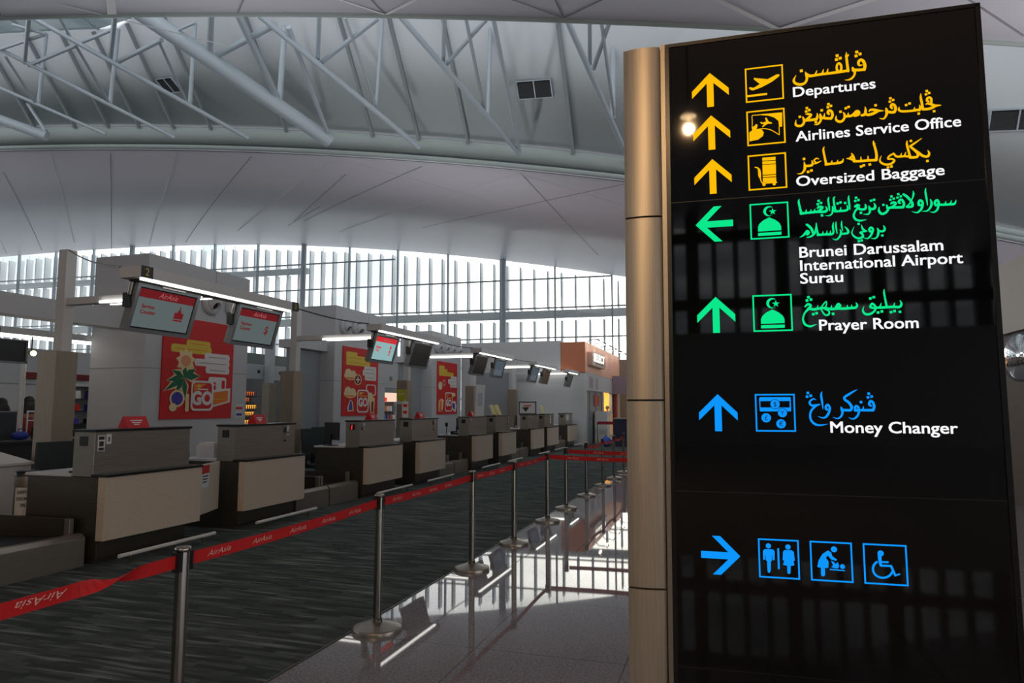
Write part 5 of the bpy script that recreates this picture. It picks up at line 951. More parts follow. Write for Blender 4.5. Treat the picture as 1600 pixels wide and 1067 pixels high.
mb = MB(); mb.prism([(-.030, 0), (-.012, 0), (.012, 3.146), (-.006, 3.146)], 1, -.012, .12, M['steel']); mb.build('edge_trim', S0)
mb = MB(); mb.prism([(-.186, 0), (-.026, 0), (-.004, 3.14), (-.160, 3.14)], 1, .02, .14, M['black']); mb.build('post_core', S0)
zs = [(.0, .872), (.880, 1.626), (1.634, 2.397), (2.405, 3.147)]
for z0, z1 in zs:
    mb = MB(); N = 18; vs_ = []
    for z in (z0, z1):
        uL, uR = -.186 + .0069*z, -.036 + .0085*z
        for i in range(N+1):
            t = i/N
            vs_.append((uL+(uR-uL)*t, .006 - .013*math.sin(math.pi*t)**.8, z))
    for z in (z0, z1):
        uL, uR = -.186 + .0069*z, -.036 + .0085*z
        vs_ += [(uR, .15, z), (uL, .15, z)]
    b = 2*(N+1)
    mb.add(vs_, [(i, i+1, N+2+i, N+1+i) for i in range(N)], M['column_steel'], True)
    mb.add(vs_, [(N, b, b+2, 2*N+1), (b, b+1, b+3, b+2), (b+1, 0, N+1, b+3), tuple(range(N+1))[::-1]+(b+1, b), tuple(range(N+1, 2*N+2))+(b+2, b+3)], M['column_steel'])
    mb.build('post_cladding', S0)

FY = -.0015                                   # lettering sits on the face of the glass
Pm = lambda u, v: (u, FY, v)
def lit_poly(mb, pts, m): mb.add([Pm(u, v) for u, v in pts], [tuple(range(len(pts)))], m)
def lit_circle(mb, u, v, r, m, y=FY, n=28): mb.add([(u+r*math.cos(2*math.pi*i/n), y, v+r*math.sin(2*math.pi*i/n)) for i in range(n)], [tuple(range(n))], m)
up_arrow = [(0, .0735), (.074, 0), (.074, -.031), (.0135, .029), (.0135, -.074), (-.0135, -.074), (-.0135, .029), (-.074, -.031), (-.074, 0)]
def arrow(u, v, ang, m):
    c, s = math.cos(ang), math.sin(ang)
    mb = MB(); lit_poly(mb, [(u+x*c-y*s, v+x*s+y*c) for x, y in up_arrow], m); mb.build('arrow', S0)
arrow(.194, 2.926, 0, M['amber']); arrow(.1945, 2.741, 0, M['amber']); arrow(.1945, 2.553, 0, M['amber'])
arrow(.1945, 2.351, math.pi/2, M['green']); arrow(.1915, 1.975, 0, M['green']); arrow(.1885, 1.580, 0, M['blue']); arrow(.1825, 1.022, -math.pi/2, M['blue'])
def frame_box(mb, u, v, m, a=.1475, t=.0058):
    for x0, y0, x1, y1 in ((0, 0, a, t), (0, a-t, a, a), (0, t, t, a-t), (a-t, t, a, a-t)):
        lit_poly(mb, [(u+x0, v+y0), (u+x1, v+y0), (u+x1, v+y1), (u+x0, v+y1)], m)
def pictogram(kind, u, v, m, du=0, dv=0):
    mb = MB(); frame_box(mb, u, v, m)
    d = PICT[kind]
    if kind == 'dome':
        for p in d['p']: lit_poly(mb, [(a+du, b+dv) for a, b in p], m)
        (x, y, r), (x2, y2, r2), (x3, y3, r3) = d['c']
        dd = math.dist((x, y), (x2, y2)); a1 = math.acos((r*r+dd*dd-r2*r2)/(2*r*dd)); a2 = math.acos((r2*r2+dd*dd-r*r)/(2*r2*dd)); N = 20
        outer = [(x+du+r*math.cos(t), y+dv+r*math.sin(t)) for t in (a1+(2*math.pi-2*a1)*i/N for i in range(N+1))]
        inner = [(x2+du+r2*math.cos(t), y2+dv+r2*math.sin(t)) for t in (math.pi-a2+(2*math.pi-2*(math.pi-a2))*i/N for i in range(N+1))]
        mb.add([Pm(*q) for q in outer+inner], [(i, i+1, N+2+i, N+1+i) for i in range(N)], m)
        lit_poly(mb, [(x3+du+(r3 if i % 2 == 0 else r3*.4)*math.cos(math.pi/2+math.pi*i/5), y3+dv+(r3 if i % 2 == 0 else r3*.4)*math.sin(math.pi/2+math.pi*i/5)) for i in range(10)], m)
    else:
        for p in d['p']: lit_poly(mb, p, m)
        for s in d['s']: ribbon(mb, s, Pm, m)
        for c in d['d']: lit_circle(mb, *c, M['signframe'], FY-.0003)
        for c in d['c']: lit_circle(mb, *c, m, FY-.0006 if kind == 'money' else FY)
        if kind == 'money':
            for c, ch in zip(d['c'], '$Y£€'):
                text(mb, ch, c[2]*1.05, (c[0], FY-.0009, c[1]-c[2]*.52), (1,0,0), (0,0,1), M['signframe'], bold=.0, center=True)
    mb.build('pictogram', S0)
pictogram('plane', .334, 2.852, M['amber']); pictogram('ticket', .334, 2.667, M['amber']); pictogram('trolley', .333, 2.480, M['amber'])
pictogram('dome', .334, 2.276, M['green']); pictogram('dome', .333, 1.901, M['green'], -.001, -.3752)
pictogram('money', .3295, 1.506, M['blue']); pictogram('toilets', .323, .947, M['blue']); pictogram('baby', .509, .947, M['blue']); pictogram('wheelchair', .6935, .947, M['blue'])
for k, m in (('departures', 'amber'), ('airlines', 'amber'), ('oversized', 'amber'), ('surau', 'green'), ('prayer', 'green'), ('money', 'blue')):
    mb = MB()
    for s in JAWI[k]['s']: ribbon(mb, [s[i:i+3] for i in range(0, len(s), 3)], Pm, M[m])
    D = JAWI[k]['d']
    for i in range(0, len(D), 3):
        u, v, r = D[i:i+3]; r *= 1.06
        lit_poly(mb, [(u+r*math.cos(a), v+r*math.sin(a)) for a in (math.radians(52+90*j) for j in range(4))], M[m])
    mb.build('script_lettering', S0)
for s, u, v, w, cap in (('Departures', .517, 2.855, .302, .0405), ('Airlines Service Office', .520, 2.668, .586, .041), ('Oversized Baggage', .515, 2.483, .525, .0405), ('Brunei Darussalam', .516, 2.192, .504, .042),
                        ('International Airport', .517, 2.139, .566, .0415), ('Surau', .515, 2.0875, .154, .041), ('Prayer Room', .577, 1.8995, .345, .0415), ('Money Changer', .601, 1.5045, .430, .0415)):
    mb = MB(); text(mb, s, cap, (u, FY, v), (1,0,0), (0,0,1), M['lit_white'], width=w, fat=.0011); mb.build('lettering', S0)
# ------------------------------------------------------------------ office chairs behind the counters
def make_chair(label):
    t = thing('office_chair', label, 'chair', group='black office chairs behind the counters')
    mb = MB(); mb.rbox((-.23, -.25, .42), (.24, .25, .50), .07, M['chair']); mb.build('seat', t, bevel=.02)
    mb = MB()
    prof = [(-.22, .55), (-.25, .75), (-.27, .95), (-.32, 1.18)]
    for (x0, z0), (x1, z1) in zip(prof, prof[1:]):
        w0, w1 = (.22, .235) if z0 < .7 else ((.235, .24) if z0 < .9 else (.24, .21))
        v = [(x0, -w0, z0), (x0, w0, z0), (x1, w1, z1), (x1, -w1, z1), (x0-.05, -w0, z0), (x0-.05, w0, z0), (x1-.04, w1, z1), (x1-.04, -w1, z1)]
        mb.add(v, [(0,1,2,3),(5,4,7,6),(1,5,6,2),(4,0,3,7),(3,2,6,7),(4,5,1,0)], M['chair'])
    mb.build('backrest', t)
    for s in (-1, 1):
        mb = MB(); mb.path([(-.1, s*.27, .44), (-.1, s*.3, .66)], .018, M['plastic_dark']); mb.box((-.2, s*.3-.03, .66), (.14, s*.3+.03, .69), M['plastic_dark']); mb.build('armrest', t)
    mb = MB(); mb.tube((0, 0, .1), (0, 0, .42), .03, M['plastic_dark'], 10); mb.box((-.26, -.04, .4), (-.2, .04, .7), M['plastic_dark']); mb.build('post', t)
    for i in range(5):
        a = 2*math.pi*i/5; c, s = math.cos(a), math.sin(a)
        mb = MB(); mb.tube((0, 0, .12), (.29*c, .29*s, .075), .025, M['plastic_dark'], 8, .017); l = mb.build('leg', t)
        mb = MB(); mb.tube((.29*c-.02*s, .29*s+.02*c, .03), (.29*c+.02*s, .29*s-.02*c, .03), .03, M['plastic_dark'], 10); mb.build('caster', l)
    return t
CH = [((-7.62, 6.38), -.15, 'black office chair behind the nearest counter, close to the big column'), ((-7.66, 8.5), .2, 'black office chair behind the second counter, beside the white papers'),
      ((-7.70, 11.87), -.25, 'black office chair left of its twin, by the red-number counter'), ((-8.15, 12.95), -.1, 'black office chair right of its twin, by the red-number counter'), ((-7.7, 17.9), .4, 'office chair half hidden behind the fifth counter')]
c0 = make_chair(CH[0][2]); c0.location = (*CH[0][0], 0); c0.rotation_euler = (0, 0, CH[0][1])
for p, a, l in CH[1:]: dup(c0, l, (*p, 0), a)

# ---- things on the worktops
def flat(name, cat, label, build, loc):
    mb = MB(); build(mb); o = mb.build(name); o.location = loc; o['label'] = label; o['category'] = cat; return o
def pc(label, loc, rz=0):
    t = thing('computer_monitor', label, 'computer monitor', loc, rz)
    mb = MB(); mb.box((-.02, -.24, .1), (.02, .24, .42), M['plastic_dark']); mb.build('display', t, bevel=.006)
    mb = MB(); mb.box((-.05, -.03, .01), (-.02, .03, .2), M['plastic_dark']); mb.box((-.11, -.12, 0), (.07, .12, .012), M['plastic_dark']); mb.build('stand', t)
pc('dark computer monitor turned sideways on the red-number counter worktop', (-6.95, 11.05, .911), 1.1)
pc('dark computer monitor on the worktop of the fifth counter', (-6.85, 16.95, .911), .5)
pc('dark computer monitor on the worktop of the seventh counter', (-6.9, 22.3, .911), .4)
def card_stand(mb): mb.tube((0,0,0),(0,0,.22),.012,M['plastic_grey'],8); mb.box((-.01,-.06,.2),(.01,.06,.3),M['plastic_dark']); mb.lathe([(.001,.01),(.06,.01),(.06,0)], m=M['plastic_grey'], n=16)
flat('card_stand', 'card stand', 'little card stand on a stem at the left of the fifth counter', card_stand, (-6.95, 16.42, .911))
def phone(mb): mb.prism([(-.1,0),(.1,0),(.1,.03),(-.1,.07)],1,-.08,.08,M['plastic_dark']); mb.box((-.09,-.08,.06),(.08,-.035,.09),M['plastic_dark'])
flat('telephone', 'telephone', 'black telephone on the worktop of the fifth counter', phone, (-6.72, 16.45, .911))
def papers(mb): mb.box((-.15,-.12,0),(.15,.12,.16),M['white']); mb.box((-.13,-.1,.16),(.13,.1,.2),M['paper'])
flat('printer', 'printer', 'white printer on the second counter, beside a black chair', papers, (-6.95, 7.98, .911))
def pen(mb): mb.box((-.03,-.08,0),(.03,.08,.018),M['plastic_dark'])
flat('stapler', 'stapler', 'small dark stapler on the nearest white worktop', pen, (-6.68, 5.68, .911))

# ---- document bin beside the nearest counter
t = thing('document_bin', 'round steel bin with a dark lid and a white document notice, at the left', 'bin', (-7.52, 5.77, 0))
mb = MB(); mb.lathe([(.001, 0), (.115, 0), (.115, .86)], m=M['steel'], n=28); mb.build('body', t)
mb = MB(); mb.lathe([(.118, .84), (.118, .89), (.1, .90), (.001, .90)], m=M['black'], n=28); mb.build('lid', t)
mb = MB(); r = .117
A = [math.radians(-95 + 8*i) for i in range(14)]
mb.add([(r*math.cos(a), r*math.sin(a), .42) for a in A] + [(r*math.cos(a), r*math.sin(a), .72) for a in A], [(i, i+1, 15+i, 14+i) for i in range(13)], M['paper'])
for s, z in (('DISPOSE', .655), ('DOCUMENT', .585), ('ONLY', .515)):
    text(mb, s, .033, (.09, -.088, z), (.72, .69, 0), (0,0,1), M['ink'], bold=.02, center=True, width=.0185*len(s))
mb.build('notice', t)

# ------------------------------------------------------------------ the other check-in row behind the left edge
mb = MB(); mb.box((-16.6, 6, 0), (-16.3, 15.2, 3.05), M['wall']); mb.box((-16.3, 6, 2.16), (-16.29, 15.2, 2.18), M['plastic_grey']); mb.build('wall_back', **ST)
t = thing('overhead_light', 'far overhead light beam of the next check-in row, at the left edge', 'light', (-13.2, 9.9, 2.98))
mb = MB(); mb.box((-.15, -3, .03), (.15, 1.9, .16), M['paint_steel']); mb.build('beam', t)
mb = MB(); mb.box((.05, -2.9, -.03), (.12, 1.8, .03), M['tube']); mb.build('tube', t)
mb = MB(); mb.box((-.1, 1.9, .0), (-.02, 4.2, .05), M['tube']); mb.box((-.1, 1.9, .05), (.05, 4.2, .12), M['paint_steel']); mb.build('side_arm', t)
for q in (0, -2.8):
    mb = MB(); mb.tube((0, q, -2.98), (0, q, .03), .05, M['paint_steel'], 10); mb.build('post', t)
t = thing('monitor', 'dark monitor of the next row, cut by the left edge', 'monitor', (-12.0, 8.45, 2.4))
mb = MB(); mb.box((-.06, -.5, 0), (.0, .58, .38), M['plastic_dark']); mb.build('housing', t)
mb = MB()
for a in ((-.5, -.02, .6, .01), (-.5, .38, .6, .4), (.57, -.02, .6, .4)): mb.box((-.06, a[0], a[1]), (.02, a[2], a[3]), M['plastic_grey'])
mb.build('bezel', t)
mb = MB(); mb.tube((-.03, .1, .4), (-.03, .1, .6), .02, M['plastic_dark'], 8); mb.build('bracket', t)
t = thing('spot_lamp', 'small glaring warm spot lamp left of the nearest column', 'lamp', (-13.0, 9.92, 2.66))
mb = MB(); mb.tube((-.1, .02, .02), (-.0, 0, 0), .04, M['plastic_dark'], 12, .06); mb.tube((-.06, .02, .0), (-.06, .02, .34), .012, M['plastic_dark'], 6); mb.build('housing', t)
mb = MB(); mb.ball((.02, 0, 0), .05, glow('warm bulb', srgb(255,214,150), 14)); mb.build('bulb', t)

skin = mat('skin', srgb(150,105,80), .6); hairm = mat('dark hair', srgb(22,16,15), .6)
def person(label, loc, rz, top, leg, long_hair, hgt=1.62, bend=0.0):
    t = thing('person', label, 'person', loc, rz)
    k = hgt/1.7
    J = {'pel': (0,0,.92), 'sp': (.0,0,1.12), 'ch': (.02+bend*.1,0,1.30), 'nk': (.03+bend*.16,0,1.46), 'hd': (.05+bend*.22,0,1.60), 'ht': (.05+bend*.24,0,1.66),
         'lh': (0,.09,.88), 'lk': (.03,.1,.5), 'la': (0,.1,.09), 'lf': (.13,.11,.04), 'rh': (0,-.09,.88), 'rk': (.05,-.1,.5), 'ra': (.02,-.1,.09), 'rf': (.15,-.11,.04),
         'ls': (.02+bend*.12,.17,1.40), 'le': (.06,.22,1.14), 'lw': (.24,.18,1.06), 'lhd': (.33,.17,1.07), 'rs': (.02+bend*.12,-.17,1.40), 're': (.06,-.22,1.14), 'rw': (.24,-.18,1.04), 'rhd': (.33,-.17,1.05)}
    R_ = {'pel': .13, 'sp': .115, 'ch': .13, 'nk': .05, 'hd': .085, 'ht': .07, 'lh': .085, 'lk': .058, 'la': .04, 'lf': .032, 'ls': .06, 'le': .042, 'lw': .03, 'lhd': .026}
    for q in ('h', 'k', 'a', 'f', 's', 'e', 'w', 'hd'):
        R_['r'+q] = R_['l'+q]
    E_ = [('pel','sp'),('sp','ch'),('ch','nk'),('nk','hd'),('hd','ht'),('pel','lh'),('lh','lk'),('lk','la'),('la','lf'),('pel','rh'),('rh','rk'),('rk','ra'),('ra','rf'),('ch','ls'),('ls','le'),('le','lw'),('lw','lhd'),('ch','rs'),('rs','re'),('re','rw'),('rw','rhd')]
    def skinned(name, keys, grow, m):
        ks = [q for q in J if q in keys]; me = bpy.data.meshes.new(name)
        me.from_pydata([tuple(c*k for c in J[q]) for q in ks], [(ks.index(a), ks.index(b)) for a, b in E_ if a in keys and b in keys], [])
        o = bpy.data.objects.new(name, me); COL.objects.link(o); o.parent = t
        md = o.modifiers.new('skin', 'SKIN'); md.use_smooth_shade = True
        sv = me.skin_vertices[0].data
        for i, q in enumerate(ks):
            sv[i].radius = (R_[q]*k+grow,)*2; sv[i].use_root = (i == 0)
        sb = o.modifiers.new('sub', 'SUBSURF'); sb.levels = sb.render_levels = 2
        me.materials.append(m)
    skinned('body', list(J), 0, skin)
    skinned('shirt', ['pel','sp','ch','ls','rs','le','re'], .014, top)
    skinned('trousers', ['pel','lh','lk','la','rh','rk','ra'], .014, leg)
    mb = MB(); hd = J['hd']
    mb.ball(((hd[0]-.02)*k, 0, (hd[2]+.035)*k), .105*k, hairm, 14, (1.0, .95, 1.0))
    if long_hair: mb.ball(((hd[0]-.09)*k, 0, (hd[2]-.15)*k), .15*k, hairm, 14, (.55, .85, 1.35))
    mb.build('hair', t)
    mb = MB(); fx = (hd[0]+.085)*k
    for s in (-1, 1): mb.ball((fx, s*.03*k, (hd[2]+.005)*k), .010*k, M['ink'], 6)
    mb.ball((fx+.012, 0, (hd[2]-.025)*k), .013*k, skin, 6); mb.box((fx-.01, -.022*k, (hd[2]-.06)*k), (fx+.003, .022*k, (hd[2]-.052)*k), pdk)
    mb.build('face', t)
redtop = mat('red blouse', srgb(120,26,30), .7); darkcl = mat('dark trousers', srgb(30,30,36), .8)
person('person with long dark hair in a red top, left of the nearest column', (-13.9, 10.62, .0), 2.6, redtop, darkcl, True, 1.80, .4)
person('person with dark hair and dark clothes near the left edge', (-14.0, 10.12, .0), 2.9, darkcl, darkcl, True, 1.76)
t = thing('service_desk', 'long dark desk of the next row with a raised back, left edge', 'desk', (-11.2, 9.2, 0))
mb = MB(); mb.box((-.4, -2.6, 0), (.4, .3, 1.03), M['plastic_dark']); mb.build('body', t)
mb = MB(); mb.box((-.45, -2.65, 1.03), (.45, .35, 1.07), M['plastic_dark']); mb.build('top', t)
mb = MB(); mb.box((-.45, -2.6, 1.07), (-.4, -.55, 1.52), mat('dark screen board', srgb(44,52,54), .6)); mb.box((-.46, -2.6, 1.52), (-.39, -.55, 1.54), M['plastic_grey']); mb.build('back_board', t)
blu = mat('blue plastic', srgb(30,52,150), .5)
def bag(mb): mb.ball((0,0,.07), .1, blu, 12, (.9,1.4,.7)); mb.path([(0,-.06,.12),(0,-.03,.18),(0,.03,.18),(0,.06,.12)], .008, blu)
flat('blue_bag', 'bag', 'bright blue bag on the dark desk at the left', bag, (-11.1, 8.35, 1.07))
def prn(mb): mb.box((-.18,-.2,0),(.18,.2,.2),M['plastic_dark']); mb.box((-.16,-.18,.2),(.16,.18,.23),M['paper']); mb.box((.18,-.15,.06),(.26,.15,.08),M['paper'])
flat('printer', 'printer', 'dark printer with white paper on the desk at the left', prn, (-11.2, 8.95, 1.07))
t = thing('glass_screen', 'small white-framed desk screen beside the person in red', 'desk screen', (-11.45, 8.7, 1.07))
mb = MB()
for a in ((0,0,.42,.03),(0,.45,.42,.48),(0,.03,.02,.45),(.4,.03,.42,.45),(.2,.32,.215,.45),(.02,.3,.4,.32)): mb.box((0,a[0],a[1]),(.02,a[2],a[3]),M['white'])
mb.build('frame', t)
t = thing('side_cabinet', 'white low cabinet with a sloping top behind the bin', 'cabinet', (-9.3, 6.6, 0))
mb = MB(); mb.box((-.35, -1.6, 0), (.3, .35, .84), M['white']); mb.build('body', t)
mb = MB(); mb.prism([(-.37, .84), (.33, .84), (.33, .87), (-.37, 1.0)], 1, -1.62, .37, M['white']); mb.build('top', t)
t = thing('steel_cabinet', 'brownish low steel cabinet with clutter left of the bin', 'cabinet', (-7.9, 4.9, 0))
mb = MB(); mb.box((-.3, -.9, 0), (.25, .62, .72), M['clad']); mb.build('body', t)
mb = MB(); mb.box((-.32, -.92, .72), (.27, .64, .75), M['white']); mb.build('top', t)
def clutter(mb): mb.ball((0,0,.03),.05,M['plastic_dark'],8,(1,2.2,.8)); mb.ball((.05,.12,.025),.04,M['plastic_dark'],8,(1,1.6,.7))
flat('cable_bundle', 'cable', 'dark coiled cable lying on the low steel cabinet', clutter, (-7.8, 5.25, .75))
t = thing('red_board', 'dark red sign board on the far wall behind the nearest column', 'sign board', (-16.28, 13.1, 2.3))
mb = MB(); mb.box((0, -.85, 0), (.06, .9, .16), mat('dark red board', srgb(120,24,24), .5)); mb.build('board', t)
t = thing('wall_shelf', 'rack of small colourful goods seen right of the nearest column', 'shelf', (-15.4, 12.9, 0))
mb = MB(); mb.box((-.3, -.1, 0), (.1, 1.5, 1.2), M['plastic_dark']); mb.build('cupboard', t)
mb = MB(); 
for z in (1.5, 1.8, 2.1): mb.box((-.3, -.1, z), (.1, 1.5, z+.02), M['plastic_dark'])
mb.box((-.32, -.1, 1.2), (-.3, 1.5, 2.2), M['paper']); mb.build('rack', t)
for i in range(9):
    mb = MB(); mb.box((-.2, 0, 0), (.05, .13, .12+.04*(i % 3)), [pblue, pred, pwhite, M['plastic_dark'], blu][i % 5])
    o = mb.build('goods_box'); o.location = (-15.4, 12.88+.46*(i//3), (1.2, 1.52, 1.82)[i % 3]); o['category'] = 'box'; o['group'] = 'goods on the rack by the column'
    o['label'] = 'small coloured goods box on the rack right of the nearest column'

# ---- distant shops seen through the gaps between the blocks
mb = MB(); mb.box((-26.3, 15, 0), (-26, 60, 3.6), M['wall_grey']); mb.build('wall_back', **ST)
dark = M['plastic_dark']
t = thing('lit_display_shelf', 'warm lit display shelf of bottles, right of the palm tree poster', 'display shelf', (-22.0, 27.85, 0))
mb = MB(); mb.box((-.4, -.75, 0), (-.36, .85, 2.9), dark)
for z in (.15, .75, 1.15, 1.5, 1.85, 2.15): mb.box((-.4, -.75, z), (0, .85, z+.03), dark)
mb.build('carcass', t)
warm1 = glow('lit shelf amber', srgb(255,176,70), 1.3); warm2 = glow('lit shelf orange', srgb(225,110,50), .9)
for k, (z, a, b, m) in enumerate(((.80, -.6, .7, warm1), (1.2, -.5, .6, warm1), (1.53, -.7, .75, warm1), (1.88, -.6, .2, warm2), (2.18, -.5, .6, warm2))):
    mb = MB(); mb.box((-.34, a, z+.02), (-.33, b, z+.19), m); mb.build('lit_back', t)
    mb = MB()
    q = a
    while q < b:
        mb.lathe([(.03, 0), (.03, .13), (.012, .16), (.012, .2)], (-.15, q+.04, z), mat('bottle %d' % k, srgb(90,40,20), .2) if q == a else mb.ms[0], 8); q += .14
    mb.build('bottles', t)
t = thing('far_shop', 'far bright shop front with a red sign, right of the cream cloud poster', 'shop', (-22.0, 41.3, 0))
mb = MB(); mb.box((-.4, -1.6, 2.0), (0, 2.0, 2.6), glow('shop lightbox', srgb(250,214,190), 1.0)); mb.build('lightbox', t)
mb = MB(); mb.box((0, -1.3, 2.02), (.02, .3, 2.28), glow('shop red', srgb(226,60,40), 1.0)); mb.build('red_sign', t)
mb = MB(); mb.box((-.4, -1.6, 2.6), (-.02, 2.0, 3.4), dark); mb.build('fascia', t)
mb = MB(); mb.box((-.4, -1.6, 0), (-.3, 2.0, 2.0), mat('shop goods', srgb(70,44,40), .7))
for i in range(24):
    random.seed(i); mb.box((-.3, -1.5+.42*(i % 8), .15+.6*(i//8)), (-.1, -1.2+.42*(i % 8), .5+.6*(i//8)), [pred, pwhite, dark, pblue, pwhite, orng][random.randrange(6)])
mb.build('goods', t)
mb = MB(); mb.box((-15.9, 18.0, 2.58), (-15.6, 22.6, 3.1), M['wall']); mb.box((-15.6, 20.0, 2.8), (-15.58, 20.12, 2.9), dark); mb.box((-15.6, 21.2, 2.8), (-15.58, 21.32, 2.9), dark); mb.build('lintel', **ST)
mb = MB(); mb.box((-15.9, 28.3, 2.55), (-15.6, 32.5, 4.1), M['wall']); mb.box((-15.6, 29.8, 2.9), (-15.58, 30.0, 3.1), dark); mb.build('lintel', **ST)
mb = MB(); mb.box((-15.58, 20.25, 0), (-15.28, 20.65, 2.45), M['clad']); mb.box((-15.55, 20.3, 2.45), (-15.35, 20.6, 4.2), M['paint_steel']); mb.build('pillar', **ST)
mb = MB(); mb.box((-22.8, 25.5, 0), (-22.5, 33, 3.0), dark); mb.build('wall_dark', **ST)
mb = MB(); mb.box((-22.8, 25.5, 3.1), (-22.5, 34, 4.3), mat('dull green glazing', srgb(62,84,72), .4)); mb.build('glazed_band', **ST)

# ------------------------------------------------------------------ shop round the end of the counters
orange_end = mat('orange panel', srgb(198,122,88), .5); orange_lamplit = mat('orange fascia', srgb(244,190,166), .5)  # front paler than the end: lamp wash put into its colour
t = thing('shop_fascia', 'orange shop fascia over the end of the counter row', 'fascia', (-6.85, 28.8, 3.1))
mb = MB(); mb.box((0, -.02, 0), (1.06, 0, 1.32), orange_end); mb.build('end_panel', t)
mb = MB(); mb.box((0, 0, 0), (1.06, 9.7, 1.32), orange_lamplit); mb.build('front_panel', t)
mb = MB(); mb.box((-8.8, 29.1, 0), (-8.6, 38.5, 3.08), mat('shop back wall', srgb(226,180,110), .6)); mb.build('wall_shop', **ST)
mb = MB(); mb.box((-8.6, 29.1, 2.95), (-5.96, 38.5, 3.06), M['wall']); mb.build('wall_shop', **ST)
mb = MB(); mb.box((-8.6, 38.3, 0), (-5.96, 38.5, 2.95), mat('shop end wall', srgb(240,196,110), .6)); mb.build('wall_shop', **ST)
mb = MB(); mb.box((-5.95, 29.12, 2.35), (-5.8, 38.5, 3.1), M['wall']); mb.box((-5.95, 35.75, 0), (-5.8, 38.5, 2.35), M['wall_grey']); mb.box((-5.95, 32.9, 0), (-5.8, 33.35, 2.35), M['wall_grey']); mb.build('wall_shop', **ST)
t = thing('shop_window', 'grey glazed shop window left of the bright doorway', 'shop window', (-5.85, 29.15, 0))
mb = MB(); mb.box((-.03, 0, 0), (.0, 3.72, 2.34), mat('frosted shop glass', srgb(130,138,140), .5)); mb.build('pane', t)
mb = MB()
for y in (0, .75, 2.2, 3.68): mb.box((-.04, y, 0), (.03, y+.05, 2.34), M['plastic_grey'])
for z in (.0, 1.2, 2.3): mb.box((-.04, 0, z), (.025, 3.72, z+.04), M['plastic_grey'])
mb.build('frame', t)
sheet_notice(-5.82, 30.9, 1.68, 1.3, .5, 'dull red notice on the grey shop window', mat('dull red', srgb(168,70,70), .6), [])
sheet_notice(-5.79, 29.7, 2.42, .9, .56, 'large faded notice on the white band above the shop window', mat('faded print', srgb(186,176,178), .6), [(.2,.15,.8,.85,mat('faded mauve', srgb(158,146,150), .6))])
sheet_notice(-5.79, 31.3, 2.44, .5, .5, 'narrow faded notice right of the large faded notice', mat('faded print two', srgb(178,168,170), .6), [])
t = thing('shop_sign', 'glowing white signboard on the orange fascia', 'sign', (-5.78, 29.25, 3.42))
mb = MB(); mb.rbox((0, 0, 0), (.22, 3.3, .62), .06, mat('signboard face', srgb(196,170,156), .4), axis=0); mb.build('board', t)
mb = MB(); text(mb, 'SELECT', .33, (.225, .28, .22), (0,1,0), (0,0,1), glow('shop sign letters', srgb(255,246,232), 2.5), width=2.7, bold=.03); mb.build('lettering', t)
mb = MB()
for i in range(5): mb.box((.22, .75+.42*i, .12), (.225, 1.0+.42*i, .17), M['ink'])
mb.build('small_lettering', t)
lampg = glow('fascia lamp', srgb(255,232,205), 45)
for i in range(6):
    y = 29.3 + 1.65*i
    t = thing('fascia_lamp', 'small lamp on an arm above the orange shop fascia', 'lamp', (-5.8, y, 4.42), group='lamps along the orange fascia')
    mb = MB(); mb.path([(0, 0, 0), (.1, 0, .12), (.5, 0, .12)], .02, M['steel_post'], 8); mb.build('arm', t)
    mb = MB(); mb.tube((.5, -.2, .1), (.5, .2, .1), .045, M['plastic_grey'], 10); mb.build('shade', t)
    mb = MB(); mb.box((.44, -.18, .045), (.5, .18, .06), lampg); mb.build('bulb', t)
t = thing('hanging_sign', 'mauve projecting sign beyond the shop doorway', 'sign', (-5.8, 35.9, 2.3))
mb = MB(); mb.box((.05, -.1, 0), (.75, .1, .95), mat('mauve sign', srgb(134,118,134), .5)); mb.build('board', t)
mb = MB(); mb.box((0, -.04, .7), (.08, .04, .78), M['plastic_dark']); mb.build('bracket', t)
t = thing('white_fridge', 'white upright cabinet before the grey shop window', 'cabinet', (-5.42, 30.6, 0))
mb = MB(); mb.rbox((-.35, -.05, 0), (.3, 1.15, 1.42), .08, M['white']); mb.build('body', t)
mb = MB(); mb.box((.3, .06, .3), (.31, 1.04, 1.3), mat('cabinet glass', srgb(150,152,158), .15)); mb.build('door', t)
t = thing('shop_counter', 'red-fronted counter glowing inside the shop doorway', 'counter', (-7.6, 34.2, 0))
mb = MB(); mb.box((-.4, -1.2, 0), (.4, .2, 1.05), mat('shop red front', srgb(190,70,40), .5)); mb.build('body', t)
mb = MB(); mb.box((-.45, -1.25, 1.05), (.45, .25, 1.1), M['plastic_dark']); mb.build('top', t)
person('person in black standing in the bright shop doorway', (-6.25, 36.9, 0), 5.2, darkcl, darkcl, False, 1.66)
mb = MB(); mb.rbox((-5.78, 36.0, 0), (-5.6, 36.5, 2.3), .05, mat('red banner', srgb(140,50,50), .6)); o = mb.build('banner', loc=(-5.78, 36.0, 0)); o['label'] = 'dark red upright banner right of the shop doorway'; o['category'] = 'banner'
ld = bpy.data.lights.new('shop_light', 'AREA'); ld.energy = 260; ld.color = (1, .72, .38); ld.size = 2.2
lo = bpy.data.objects.new('shop_light', ld); lo.location = (-7.0, 35.8, 2.9); COL.objects.link(lo)
